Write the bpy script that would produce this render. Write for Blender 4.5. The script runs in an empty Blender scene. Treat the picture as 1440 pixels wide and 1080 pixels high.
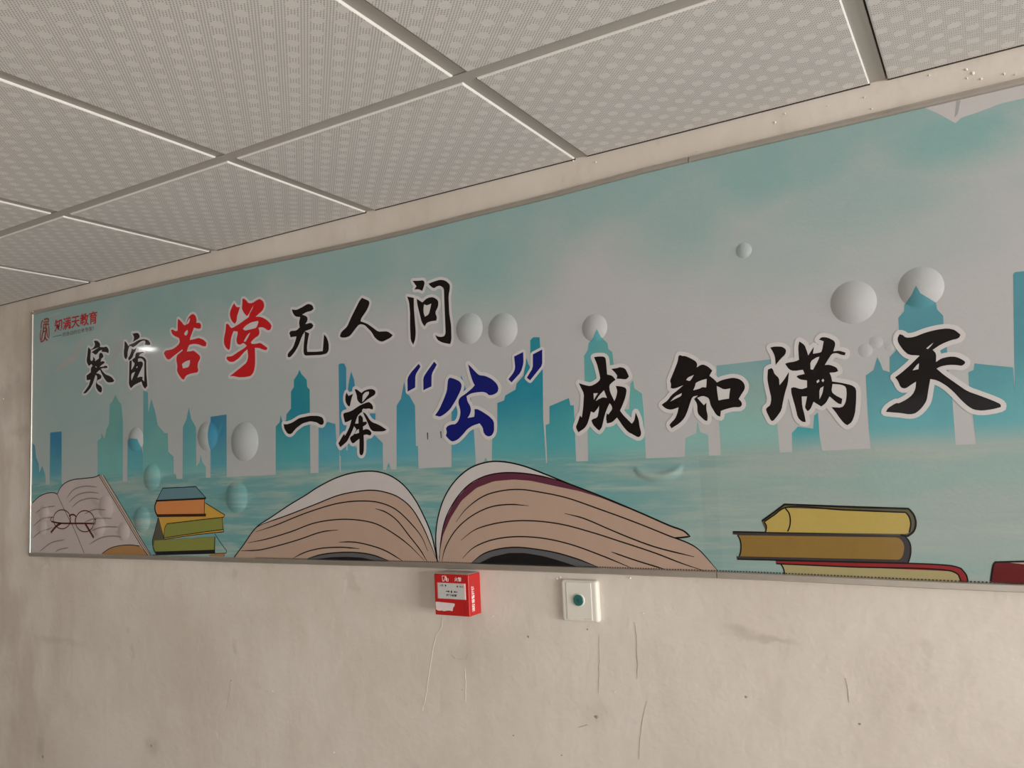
import bpy, bmesh, math, random
from mathutils import Vector, Matrix
from mathutils.geometry import tessellate_polygon, delaunay_2d_cdt

random.seed(7)
S = bpy.context.scene
COL = S.collection

# ------------------------------------------------------------------ camera, world, light, exposure
cam = bpy.data.objects.new('camera', bpy.data.cameras.new('camera'))
COL.objects.link(cam)
cam.data.sensor_width = 36.0
cam.data.lens = 1135.374 / 1440 * 36
cam.data.clip_start = 0.05
cam.matrix_world = Matrix(((0.8585, 0.0879, 0.5053, 0.0), (0.5109, -0.0594, -0.8576, -1.56845),
                           (-0.0454, 0.9944, -0.0959, 1.95), (0, 0, 0, 1)))
S.camera = cam

w = bpy.data.worlds.new('daylight'); S.world = w; w.use_nodes = True
w.node_tree.nodes['Background'].inputs[0].default_value = (0.86, 0.93, 1.0, 1)
w.node_tree.nodes['Background'].inputs[1].default_value = 1.0

def area(name, loc, target, sx, sy, power, col=(1, 1, 1), shape='RECTANGLE'):
    d = bpy.data.lights.new(name, 'AREA'); d.shape = shape; d.size = sx; d.size_y = sy
    d.energy = power; d.color = col
    o = bpy.data.objects.new(name, d); COL.objects.link(o); o.location = loc
    o.rotation_euler = (Vector(target) - Vector(loc)).to_track_quat('-Z', 'Y').to_euler()
    return o

ROOM_L, ROOM_R, ROOM_F, H = -4.6, 6.0, -6.2, 2.60901
area('window_daylight_side', (ROOM_R + 0.05, -2.6, 1.65), (0, -2.6, 1.65), 3.8, 1.4, 640, (1.0, 0.985, 0.965))
area('front_fill_light', (0.6, ROOM_F - 0.05, 1.65), (0.6, 0, 1.65), 3.0, 1.4, 17, (1.0, 0.985, 0.965))  # fill light added behind the camera, in an unseen window opening

area('added_glare_lamp', (-3.57, -0.96, 2.59), (-3.57, -0.96, 0), 0.08, 0.08, 3.4, (1, 0.98, 0.95), 'DISK')  # unseen disc lamp added to put the glare on the film

vs = S.view_settings
vs.view_transform = 'Standard'; vs.look = 'None'; vs.gamma = 1; vs.use_curve_mapping = False
vs.exposure = -0.33

# ------------------------------------------------------------------ node helpers and materials
def newmat(name):
    m = bpy.data.materials.new(name); m.use_nodes = True
    return m, m.node_tree, m.node_tree.nodes['Principled BSDF']

class N:
    """small expression builder over a node tree"""
    def __init__(s, t): s.t = t
    def _in(s, sock, v):
        if isinstance(v, bpy.types.NodeSocket): s.t.links.new(v, sock)
        elif v is not None: sock.default_value = v
    def math(s, op, a, b=None, c=None, clamp=False):
        n = s.t.nodes.new('ShaderNodeMath'); n.operation = op; n.use_clamp = clamp
        for i, v in enumerate((a, b, c)):
            if v is not None: s._in(n.inputs[i], v)
        return n.outputs[0]
    def coord(s, kind='Object'):
        return s.t.nodes.new('ShaderNodeTexCoord').outputs[kind]
    def xyz(s, v):
        n = s.t.nodes.new('ShaderNodeSeparateXYZ'); s._in(n.inputs[0], v); return n.outputs
    def mapping(s, v, scale=(1, 1, 1), loc=(0, 0, 0)):
        n = s.t.nodes.new('ShaderNodeMapping'); s._in(n.inputs[0], v)
        n.inputs['Scale'].default_value = scale; n.inputs['Location'].default_value = loc
        return n.outputs[0]
    def noise(s, v, scale, detail=3, rough=0.55, dist=0.0):
        n = s.t.nodes.new('ShaderNodeTexNoise'); s._in(n.inputs['Vector'], v)
        n.inputs['Scale'].default_value = scale; n.inputs['Detail'].default_value = detail
        n.inputs['Roughness'].default_value = rough; n.inputs['Distortion'].default_value = dist
        return n.outputs[0]
    def smooth(s, v, a, b, lo=0.0, hi=1.0):
        n = s.t.nodes.new('ShaderNodeMapRange'); n.interpolation_type = 'SMOOTHSTEP'
        s._in(n.inputs[0], v)
        for i, q in enumerate((a, b, lo, hi)): n.inputs[i + 1].default_value = q
        return n.outputs[0]
    def mix(s, f, a, b):
        n = s.t.nodes.new('ShaderNodeMix'); n.data_type = 'RGBA'
        s._in(n.inputs[0], f)
        for i, v in ((6, a), (7, b)):
            s._in(n.inputs[i], v if isinstance(v, bpy.types.NodeSocket) else (*v, 1))
        return n.outputs[2]
    def bump(s, bsdf, hgt, strength, dist):
        n = s.t.nodes.new('ShaderNodeBump'); n.inputs['Strength'].default_value = strength
        n.inputs['Distance'].default_value = dist
        s._in(n.inputs['Height'], hgt); s.t.links.new(n.outputs[0], bsdf.inputs['Normal'])
    def blob(s, x, z, cx, cz, rx, rz):
        a = s.math('MULTIPLY', s.math('SUBTRACT', x, cx), 1 / rx)
        b = s.math('MULTIPLY', s.math('SUBTRACT', z, cz), 1 / rz)
        d = s.math('SQRT', s.math('ADD', s.math('MULTIPLY', a, a), s.math('MULTIPLY', b, b)))
        return s.smooth(d, 0.15, 1.0, 1.0, 0.0)

MATS = {}
def flat(name, col, rough=0.32, metal=0.0, spec=0.5, grain=0.0, grain_scale=60, bump=0.0):
    if name in MATS: return MATS[name]
    m, t, b = newmat(name); n = N(t)
    b.inputs['Roughness'].default_value = rough; b.inputs['Metallic'].default_value = metal
    b.inputs['Specular IOR Level'].default_value = spec
    v = n.noise(n.coord(), grain_scale, 3)
    g = grain if grain else 0.04
    t.links.new(n.mix(v, tuple(c * (1 - g) for c in col), tuple(min(1, c * (1 + g)) for c in col)), b.inputs['Base Color'])
    if bump: n.bump(b, v, 1.0, bump)
    MATS[name] = m
    return m

def gloss(b):
    b.inputs['Roughness'].default_value = 0.42; b.inputs['Specular IOR Level'].default_value = 0.14
    b.inputs['Coat Weight'].default_value = 0.22; b.inputs['Coat Roughness'].default_value = 0.07; b.inputs['Coat IOR'].default_value = 1.45

def film(name, col, rough=0.24):
    """glossy printed vinyl with a slight orange-peel surface"""
    if name in MATS: return MATS[name]
    m, t, b = newmat(name); n = N(t)
    c = n.coord()
    gloss(b)
    t.links.new(n.mix(n.noise(c, 22, 3), tuple(q * 0.95 * INK for q in col), tuple(q * 1.05 * INK for q in col)), b.inputs['Base Color'])
    n.bump(b, n.noise(c, 150, 1.5), 0.5, 0.00055)
    MATS[name] = m
    return m

INK = 0.81           # how much light the printed vinyl gives back
WHITE = (0.53, 0.53, 0.505)
TEAL = (0.27, 0.475, 0.43)
BX, BZ = -0.95, 1.70          # base of the mural board (its children are built relative to it)

def sky_print(name='sky_print', INK=INK):
    m, t, b = newmat(name); n = N(t)
    c = n.coord(); x, y, z = n.xyz(c)
    gloss(b)
    warp = n.noise(n.mapping(c, (1.0, 1, 1.5)), 2.6, 4, 0.55)
    fine = n.noise(n.mapping(c, (1, 1, 1.4)), 9, 4, 0.6)
    depth = n.math('SUBTRACT', 2.536 - BZ, z)
    d = n.math('ADD', depth, n.math('MULTIPLY', n.math('SUBTRACT', warp, 0.5), 0.42))
    d = n.math('ADD', d, n.math('MULTIPLY', n.math('SUBTRACT', fine, 0.5), 0.10))
    top = n.smooth(d, 0.0, 0.27, 1.0, 0.0)
    spots = [(-2.62, 2.25, 0.60, 0.46, 0.62), (-1.9, 2.15, 0.6, 0.3, 0.22), (-2.15, 2.47, 0.45, 0.20, 0.8), (-1.35, 2.47, 0.42, 0.17, 0.75), (-0.97, 2.42, 0.30, 0.20, 0.8),
             (-0.50, 2.44, 0.22, 0.20, 0.65), (-0.35, 2.49, 0.22, 0.15, 0.85), (-0.18, 2.40, 0.30, 0.15, 0.55), (-0.02, 2.475, 0.22, 0.11, 0.9), (0.25, 2.46, 0.25, 0.13, 0.9),
             (-0.30, 2.33, 0.30, 0.14, 0.35), (-0.10, 2.32, 0.25, 0.14, 0.25)]
    acc = n.math('MULTIPLY', top, 0.75)
    for cx, cz, rx, rz, s in spots:
        wx = n.math('ADD', x, n.math('MULTIPLY', n.math('SUBTRACT', fine, 0.5), 0.16))
        acc = n.math('MAXIMUM', acc, n.math('MULTIPLY', n.blob(wx, z, cx - BX, cz - BZ, rx, rz), s))
    base = n.mix(n.noise(c, 3.2, 4), (0.495, 0.51, 0.505), (0.555, 0.53, 0.53))
    tint = n.mix(fine, (0.21, 0.43, 0.42), (0.29, 0.475, 0.445))
    t.links.new(n.mix(1 - INK, n.mix(acc, base, tint), (0, 0, 0)), b.inputs['Base Color'])
    n.bump(b, n.noise(c, 150, 1.5), 0.5, 0.00055)
    return m

def water_colour(n, c, x, z):
    s1 = n.noise(n.mapping(c, (0.9, 1, 9)), 3.0, 4, 0.6)
    s2 = n.noise(n.mapping(c, (1.4, 1, 16), (3, 0, 1)), 3.2, 3, 0.6)
    col = n.mix(n.smooth(s1, 0.42, 0.64), (0.17, 0.39, 0.39), (0.33, 0.46, 0.42))
    col = n.mix(n.math('MULTIPLY', n.smooth(s2, 0.5, 0.68), 0.55), col, (0.45, 0.54, 0.46))
    # the print turns greyer towards its right half, with teal swells
    right = n.smooth(x, -0.75 - BX, -0.25 - BX)
    col = n.mix(n.math('MULTIPLY', right, 0.78), col, (0.405, 0.46, 0.42))
    sw = n.math('MULTIPLY', n.smooth(n.noise(n.mapping(c, (0.8, 1, 4)), 3.4, 3), 0.5, 0.62), n.math('MULTIPLY', right, 0.6))
    return n.mix(1 - INK, n.mix(sw, col, (0.29, 0.45, 0.42)), (0, 0, 0))

def water_print(name='water_print', dull=0.0):
    m, t, b = newmat(name); n = N(t)
    c = n.coord(); x, y, z = n.xyz(c)
    gloss(b)
    t.links.new(n.mix(dull, water_colour(n, c, x, z), (0.12, 0.16, 0.14)), b.inputs['Base Color'])
    n.bump(b, n.noise(c, 150, 1.5), 0.5, 0.00055)
    return m

TONES = {'navy': (0.05, 0.235, 0.34), 'sea': (0.16, 0.40, 0.37), 'slate': (0.08, 0.32, 0.38), 'teal': (0.028, 0.275, 0.325), 'blue_teal': (0.05, 0.28, 0.40),
         'green': (0.15, 0.42, 0.395), 'grey_green': (0.29, 0.42, 0.375), 'soft_teal': (0.10, 0.31, 0.365)}
def building_print(tone):
    k = 'building_' + tone
    if k in MATS: return MATS[k]
    m, t, b = newmat(k); n = N(t)
    c = n.coord(); x, y, z = n.xyz(c)
    gloss(b)
    wob = n.noise(c, 5, 4, 0.6)
    f = n.smooth(n.math('ADD', z, n.math('MULTIPLY', n.math('SUBTRACT', wob, 0.5), 0.16)), 1.935 - BZ, 2.13 - BZ)
    T = TONES[tone]
    topc = n.mix(n.noise(c, 7, 3), tuple(q * 0.85 for q in T), tuple(min(1, q * 1.15) for q in T))
    topc = n.mix(n.math('MULTIPLY', n.smooth(n.noise(n.mapping(c, (1, 1, .6), (4, 0, 2)), 6, 2), 0.42, 0.62), 0.75), topc, (T[0] * 0.62, T[1] * 0.90, T[2] * 1.16))
    bot = n.mix(0.5, (0.17, 0.46, 0.44), tuple(min(1, q * 1.35) for q in T))
    low = n.smooth(z, 1.935 - BZ, 1.985 - BZ)
    col = n.mix(1 - INK, n.mix(f, bot, topc), (0, 0, 0))
    col = n.mix(low, water_colour(n, c, x, z), col)
    if tone == 'grey_green':      # ink speckle near the top corner of this block
        sp = n.smooth(n.noise(c, 55, 2), 0.56, 0.62)
        reg = n.blob(x, z, -0.245 - BX, 2.10 - BZ, 0.09, 0.09)
        col = n.mix(n.math('MULTIPLY', sp, reg), col, (0.10, 0.30, 0.40))
    t.links.new(col, b.inputs['Base Color'])
    n.bump(b, n.noise(c, 150, 1.5), 0.5, 0.00055)
    MATS[k] = m
    return m

PRINT = {'ink': (0.007, 0.004, 0.0035), 'red': (0.62, 0.010, 0.014), 'blue': (0.006, 0.010, 0.16), 'halo': (0.68, 0.65, 0.64),
         'paper_grey': (0.57, 0.49, 0.46), 'tan_edge': (0.58, 0.46, 0.38), 'brown': (0.42, 0.23, 0.085), 'olive_dark': (0.10, 0.095, 0.07), 'green_page': (0.27, 0.29, 0.065),
         'ochre': (0.66, 0.385, 0.065), 'slate_cover': (0.14, 0.27, 0.31), 'orange': (0.72, 0.27, 0.085), 'brown_cover': (0.05, 0.012, 0.008), 'pencil': (0.27, 0.23, 0.22),
         'maroon_line': (0.10, 0.012, 0.012), 'page_tan': (0.51, 0.36, 0.275), 'page_white': (0.63, 0.585, 0.565), 'maroon': (0.125, 0.03, 0.055), 'arch_grey': (0.12, 0.12, 0.125),
         'black_cover': (0.010, 0.009, 0.009), 'gold_brown': (0.29, 0.175, 0.042), 'yellow_page': (0.52, 0.39, 0.105), 'olive_cover': (0.115, 0.10, 0.048), 'slate_dark': (0.05, 0.042, 0.044),
         'red_cover': (0.29, 0.022, 0.024), 'page_olive': (0.42, 0.36, 0.175), 'maroon_cover': (0.13, 0.009, 0.009), 'bird_white': (0.60, 0.57, 0.56), 'bird_pole': (0.40, 0.39, 0.38),
         'bird_soft': (0.44, 0.46, 0.43), 'slit': (0.06, 0.075, 0.075), 'logo_red': (0.52, 0.018, 0.016), 'logo_brown': (0.34, 0.07, 0.04), 'slogan_brown': (0.22, 0.12, 0.10)}
def P(k): return film('print_' + k, PRINT[k])

SMEARS = [(-0.446, 1.613, 0.041, 0.015, 0.4), (-0.42, 1.6, 0.083, 0.011, 0.3), (-0.375, 1.598, 0.054, 0.009, 0.25), (-1.09, 1.513, 0.068, 0.049, 0.12), (-0.758, 1.42, 0.05, 0.044, 0.18), (-0.815, 1.523, 0.183, 0.124, -0.25), (-0.69, 1.449, 0.128, 0.158, -0.2), (-2.096, 1.396, 0.299, 0.141, 0.1), (-2.967, 2.293, 0.159, 0.071, 0.3), (-3.045, 2.235, 0.066, 0.09, 0.35), (-2.94, 2.139, 0.126, 0.035, 0.25), (-2.212, 1.161, 0.046, 0.04, 0.35), (-2.8, 1.082, 0.035, 0.063, 0.4), (-0.246, 1.583, 0.144, 0.104, -0.1), (-2.711, 1.433, 0.222, 0.016, 0.2), (-0.207, 1.501, 0.048, 0.101, 0.08), (-1.096, 1.373, 0.312, 0.11, -0.12)]
def plaster():
    m, t, b = newmat('old_plaster'); n = N(t)
    c = n.coord(); x, y, z = n.xyz(c)
    b.inputs['Roughness'].default_value = 0.62; b.inputs['Specular IOR Level'].default_value = 0.25
    big = n.noise(c, 2.2, 4, 0.6); mid = n.noise(n.mapping(c, (1, 1, 0.45)), 9, 4, 0.6); fine = n.noise(c, 60, 3)
    col = n.mix(n.smooth(big, 0.3, 0.7), (0.59, 0.525, 0.455), (0.67, 0.61, 0.545))
    col = n.mix(n.math('MULTIPLY', n.smooth(mid, 0.5, 0.75), 0.35), col, (0.53, 0.455, 0.375))
    streak = n.noise(n.mapping(c, (1, 1, 0.12)), 14, 3, 0.6)
    col = n.mix(n.math('MULTIPLY', n.smooth(streak, 0.58, 0.75), 0.30), col, (0.50, 0.43, 0.36))
    col = n.mix(n.math('MULTIPLY', n.smooth(n.noise(n.mapping(c, (1, 1, 1), (5, 0, 3)), 11, 3), 0.64, 0.74), 0.35), col, (0.42, 0.36, 0.30))
    # far left end darkened: grime, with the light's falloff painted in
    left_dark = n.math('MULTIPLY', n.smooth(x, -2.35, -3.05), n.smooth(n.noise(n.mapping(c, (1, 1, 0.5)), 6, 4), 0.40, 0.62))
    col = n.mix(n.math('MULTIPLY', left_dark, 0.5), col, (0.43, 0.355, 0.28))
    # smears and rubbed patches
    wz = n.math('ADD', z, n.math('MULTIPLY', n.math('SUBTRACT', n.noise(c, 18, 3), 0.5), 0.05))
    wx = n.math('ADD', x, n.math('MULTIPLY', n.math('SUBTRACT', n.noise(n.mapping(c, (1, 1, 1), (2, 0, 7)), 18, 3), 0.5), 0.05))
    for cx, cz, rx, rz, s in SMEARS:
        col = n.mix(n.math('MULTIPLY', n.blob(wx, wz, cx, cz, rx, rz), abs(s)), col, (0.34, 0.29, 0.245) if s > 0 else (0.72, 0.66, 0.61))
    t.links.new(col, b.inputs['Base Color'])
    n.bump(b, n.math('ADD', n.math('MULTIPLY', fine, 0.25), n.noise(c, 14, 3)), 0.55, 0.004)
    return m

def tile_metal():
    m, t, b = newmat('perforated_tile'); n = N(t)
    c = n.coord(); x, y, z = n.xyz(c)
    b.inputs['Roughness'].default_value = 0.5; b.inputs['Specular IOR Level'].default_value = 0.3
    def cs(v, p): return n.math('COSINE', n.math('MULTIPLY', v, 2 * math.pi / p))
    dots = n.smooth(n.math('MULTIPLY', cs(x, 0.0064), cs(y, 0.0064)), 0.05, 0.6)
    weave = n.math('MULTIPLY', cs(x, 0.05), cs(y, 0.05))
    f = n.math('MULTIPLY', dots, n.smooth(weave, 0.32, 0.42, 1.0, 0.0))
    grime = n.noise(c, 4.5, 4, 0.6)
    base = n.mix(grime, (0.715, 0.69, 0.665), (0.795, 0.77, 0.745))
    stain = n.smooth(n.noise(n.mapping(c, (1, 2.5, 1), (1.7, 2, 0)), 5, 2), 0.66, 0.78)
    base = n.mix(n.math('MULTIPLY', stain, 0.22), base, (0.36, 0.30, 0.27))
    t.links.new(n.mix(n.math("MULTIPLY", f, 0.66), base, (0.20, 0.185, 0.17)), b.inputs['Base Color'])
    n.bump(b, n.math('SUBTRACT', 1.0, f), 0.5, 0.0015)
    return m

M_WALL = plaster(); M_TILE = tile_metal(); M_SKY = sky_print(); M_WATER = water_print(); M_LAP = sky_print('lapped_sky_print', INK * 0.93); M_LAPW = water_print('lapped_water_print', 0.07)
M_TILE_EDGE = flat('tile_enamel', (0.78, 0.755, 0.72), 0.45)
M_TEE = flat('tee_enamel', (0.43, 0.40, 0.365), 0.5)
M_RAIL = flat('brushed_aluminium', (0.53, 0.485, 0.43), 0.36, 0.85, grain=0.1, grain_scale=30)
M_BOARD = flat('board_core', (0.55, 0.53, 0.5), 0.6)
M_FLOOR = flat('floor_terrazzo', (0.56, 0.53, 0.50), 0.4, grain=0.2, grain_scale=90)
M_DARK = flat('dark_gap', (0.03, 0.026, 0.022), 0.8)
M_CHIP = flat('bare_plaster_chip', (0.78, 0.72, 0.65), 0.6, grain=0.1)
M_CRACK = flat('crack_shadow', (0.36, 0.305, 0.255), 0.8)
M_CRACKL = flat('crack_filler', (0.72, 0.665, 0.59), 0.7)
M_STAIN = flat('grime_spot', (0.30, 0.25, 0.21), 0.8)

# ------------------------------------------------------------------ object helpers
def mesh_obj(name, bm, mat, parent=None, smooth=False, label=None):
    me = bpy.data.meshes.new(name); bm.to_mesh(me); bm.free()
    me.materials.append(mat)
    if smooth:
        for p in me.polygons: p.use_smooth = True
    o = bpy.data.objects.new(name, me); COL.objects.link(o)
    if parent: o.parent = parent
    if label: o['label'] = label
    return o

def box(bm, x0, x1, y0, y1, z0, z1):
    vs = [bm.verts.new((x, y, z)) for z in (z0, z1) for y in (y0, y1) for x in (x0, x1)]
    for f in ((0, 2, 3, 1), (4, 5, 7, 6), (0, 1, 5, 4), (2, 6, 7, 3), (0, 4, 6, 2), (1, 3, 7, 5)):
        bm.faces.new([vs[i] for i in f])
    return vs

def bevel_box(x0, x1, y0, y1, z0, z1, r, seg=2):
    bm = bmesh.new(); box(bm, x0, x1, y0, y1, z0, z1)
    bmesh.ops.bevel(bm, geom=bm.edges[:], offset=r, segments=seg, affect='EDGES', profile=0.5)
    return bm

def thing(name, label, cat, loc):
    o = bpy.data.objects.new(name, None); COL.objects.link(o)
    o.location = loc; o['label'] = label; o['category'] = cat
    return o

def interp(pts, x):
    if x <= pts[0][0]: return pts[0][1]
    for (a, b), (c, d) in zip(pts, pts[1:]):
        if x <= c:
            u = (x - a) / (c - a); u = u * u * (3 - 2 * u)
            return b + (d - b) * u
    return pts[-1][1]

# ------------------------------------------------------------------ room shell
def structure(name, bm, mat, parent=None):
    o = mesh_obj(name, bm, mat, parent)
    if not parent: o['kind'] = 'structure'
    return o
bm = bmesh.new(); box(bm, ROOM_L - .2, ROOM_R + .2, 0.0, 0.2, 0, H + .25)
wall = structure('wall_back', bm, M_WALL)
bm = bmesh.new(); box(bm, ROOM_L - .2, ROOM_R + .2, ROOM_F - .2, 0.2, -.15, 0)
structure('floor', bm, M_FLOOR)
bm = bmesh.new(); box(bm, ROOM_L - .2, ROOM_L, ROOM_F, 0, 0, H + .25)
structure('wall_left', bm, flat('low_bounce_dark', (0.16, 0.14, 0.12), 0.6))  # unseen end wall, made dark to cut bounce light at the left
def wall_with_window(name, along_x, a0, a1, w0, w1, z0, z1, d0, d1):
    bm = bmesh.new()
    for p, q, r, s in ((a0, w0, 0, H + .25), (w1, a1, 0, H + .25), (w0, w1, 0, z0), (w0, w1, z1, H + .25)):
        if along_x: box(bm, p, q, d0, d1, r, s)
        else: box(bm, d0, d1, p, q, r, s)
    return structure(name, bm, M_WALL)
wall_with_window('wall_right', False, ROOM_F, 0, -4.5, -0.7, 0.95, 2.35, ROOM_R, ROOM_R + .2)
wall_with_window('wall_front', True, ROOM_L, ROOM_R, -0.9, 2.1, 0.95, 2.35, ROOM_F - .2, ROOM_F)

# suspended ceiling: slab, perforated tiles that hang a little below their tees
bm = bmesh.new(); box(bm, ROOM_L, ROOM_R, ROOM_F, 0, H + .012, H + .03)
ceiling = structure('ceiling', bm, M_DARK)  # slab coloured dark to paint shade into the gaps beside the tees
X0, PITCH, ROW0 = -2.5206, 0.6, 0.4569
TW = 0.030
def tile_mesh(name, dx, dy):
    bm = bmesh.new()
    a, b_ = dx / 2, dy / 2; i = 0.0025; drop = 0.0034
    lo = [bm.verts.new((sx * (a - i), sy * (b_ - i), -drop)) for sx, sy in ((-1, -1), (1, -1), (1, 1), (-1, 1))]
    md = [bm.verts.new((sx * a, sy * b_, -drop + 0.0015)) for sx, sy in ((-1, -1), (1, -1), (1, 1), (-1, 1))]
    hi = [bm.verts.new((sx * a, sy * b_, 0.012)) for sx, sy in ((-1, -1), (1, -1), (1, 1), (-1, 1))]
    f = bm.faces.new(lo[::-1]); f.material_index = 0
    for r0, r1 in ((lo, md), (md, hi)):
        for k in range(4):
            g = bm.faces.new((r0[k], r0[(k + 1) % 4], r1[(k + 1) % 4], r1[k])); g.material_index = 1
    bmesh.ops.recalc_face_normals(bm, faces=bm.faces[:])
    me = bpy.data.meshes.new(name); bm.to_mesh(me); bm.free()
    me.materials.append(M_TILE); me.materials.append(M_TILE_EDGE)
    return me
full = tile_mesh('ceiling_tile', PITCH - TW, PITCH - TW)
cut = tile_mesh('ceiling_tile_cut', PITCH - TW, ROW0 - TW / 2 - 0.0042)
cols = range(-4, 10)
for i in cols:
    xc = X0 + PITCH * (i + .5)
    if xc < ROOM_L + .3 or xc > ROOM_R - .3: continue
    for r in range(0, 10):
        me = cut if r == 0 else full
        yc = -(ROW0 - TW / 2 + 0.0042) / 2 if r == 0 else -(ROW0 + PITCH * (r - .5))
        o = bpy.data.objects.new('ceiling_tile', me); COL.objects.link(o); o.parent = ceiling
        o.location = (xc, yc, H)
for i in cols:       # dark strips painting in the shade between the cut tiles and the wall
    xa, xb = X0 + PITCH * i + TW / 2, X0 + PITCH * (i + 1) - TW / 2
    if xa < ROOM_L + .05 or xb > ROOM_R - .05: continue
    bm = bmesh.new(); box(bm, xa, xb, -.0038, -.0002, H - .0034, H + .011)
    mesh_obj('shade_strip', bm, M_DARK, ceiling)
for r in range(0, 10):
    yc = -(ROW0 + PITCH * r)
    bm = bmesh.new(); box(bm, ROOM_L, ROOM_R, yc - TW / 2 + .0035, yc + TW / 2 - .0005, H, H + .0115)
    mesh_obj('main_tee', bm, M_TEE, ceiling)
cross = None
for i in cols:
    xc = X0 + PITCH * i
    if xc < ROOM_L + .05 or xc > ROOM_R - .05: continue
    for r in range(0, 10):
        y1 = 0.0 if r == 0 else -(ROW0 + PITCH * (r - 1)) - TW / 2
        y0 = -(ROW0 + PITCH * r) + TW / 2
        bm = bmesh.new(); box(bm, xc - TW / 2 + .0005, xc + TW / 2 - .0035, y0, y1, H + .0003, H + .0115)
        mesh_obj('cross_tee', bm, M_TEE, ceiling)

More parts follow.
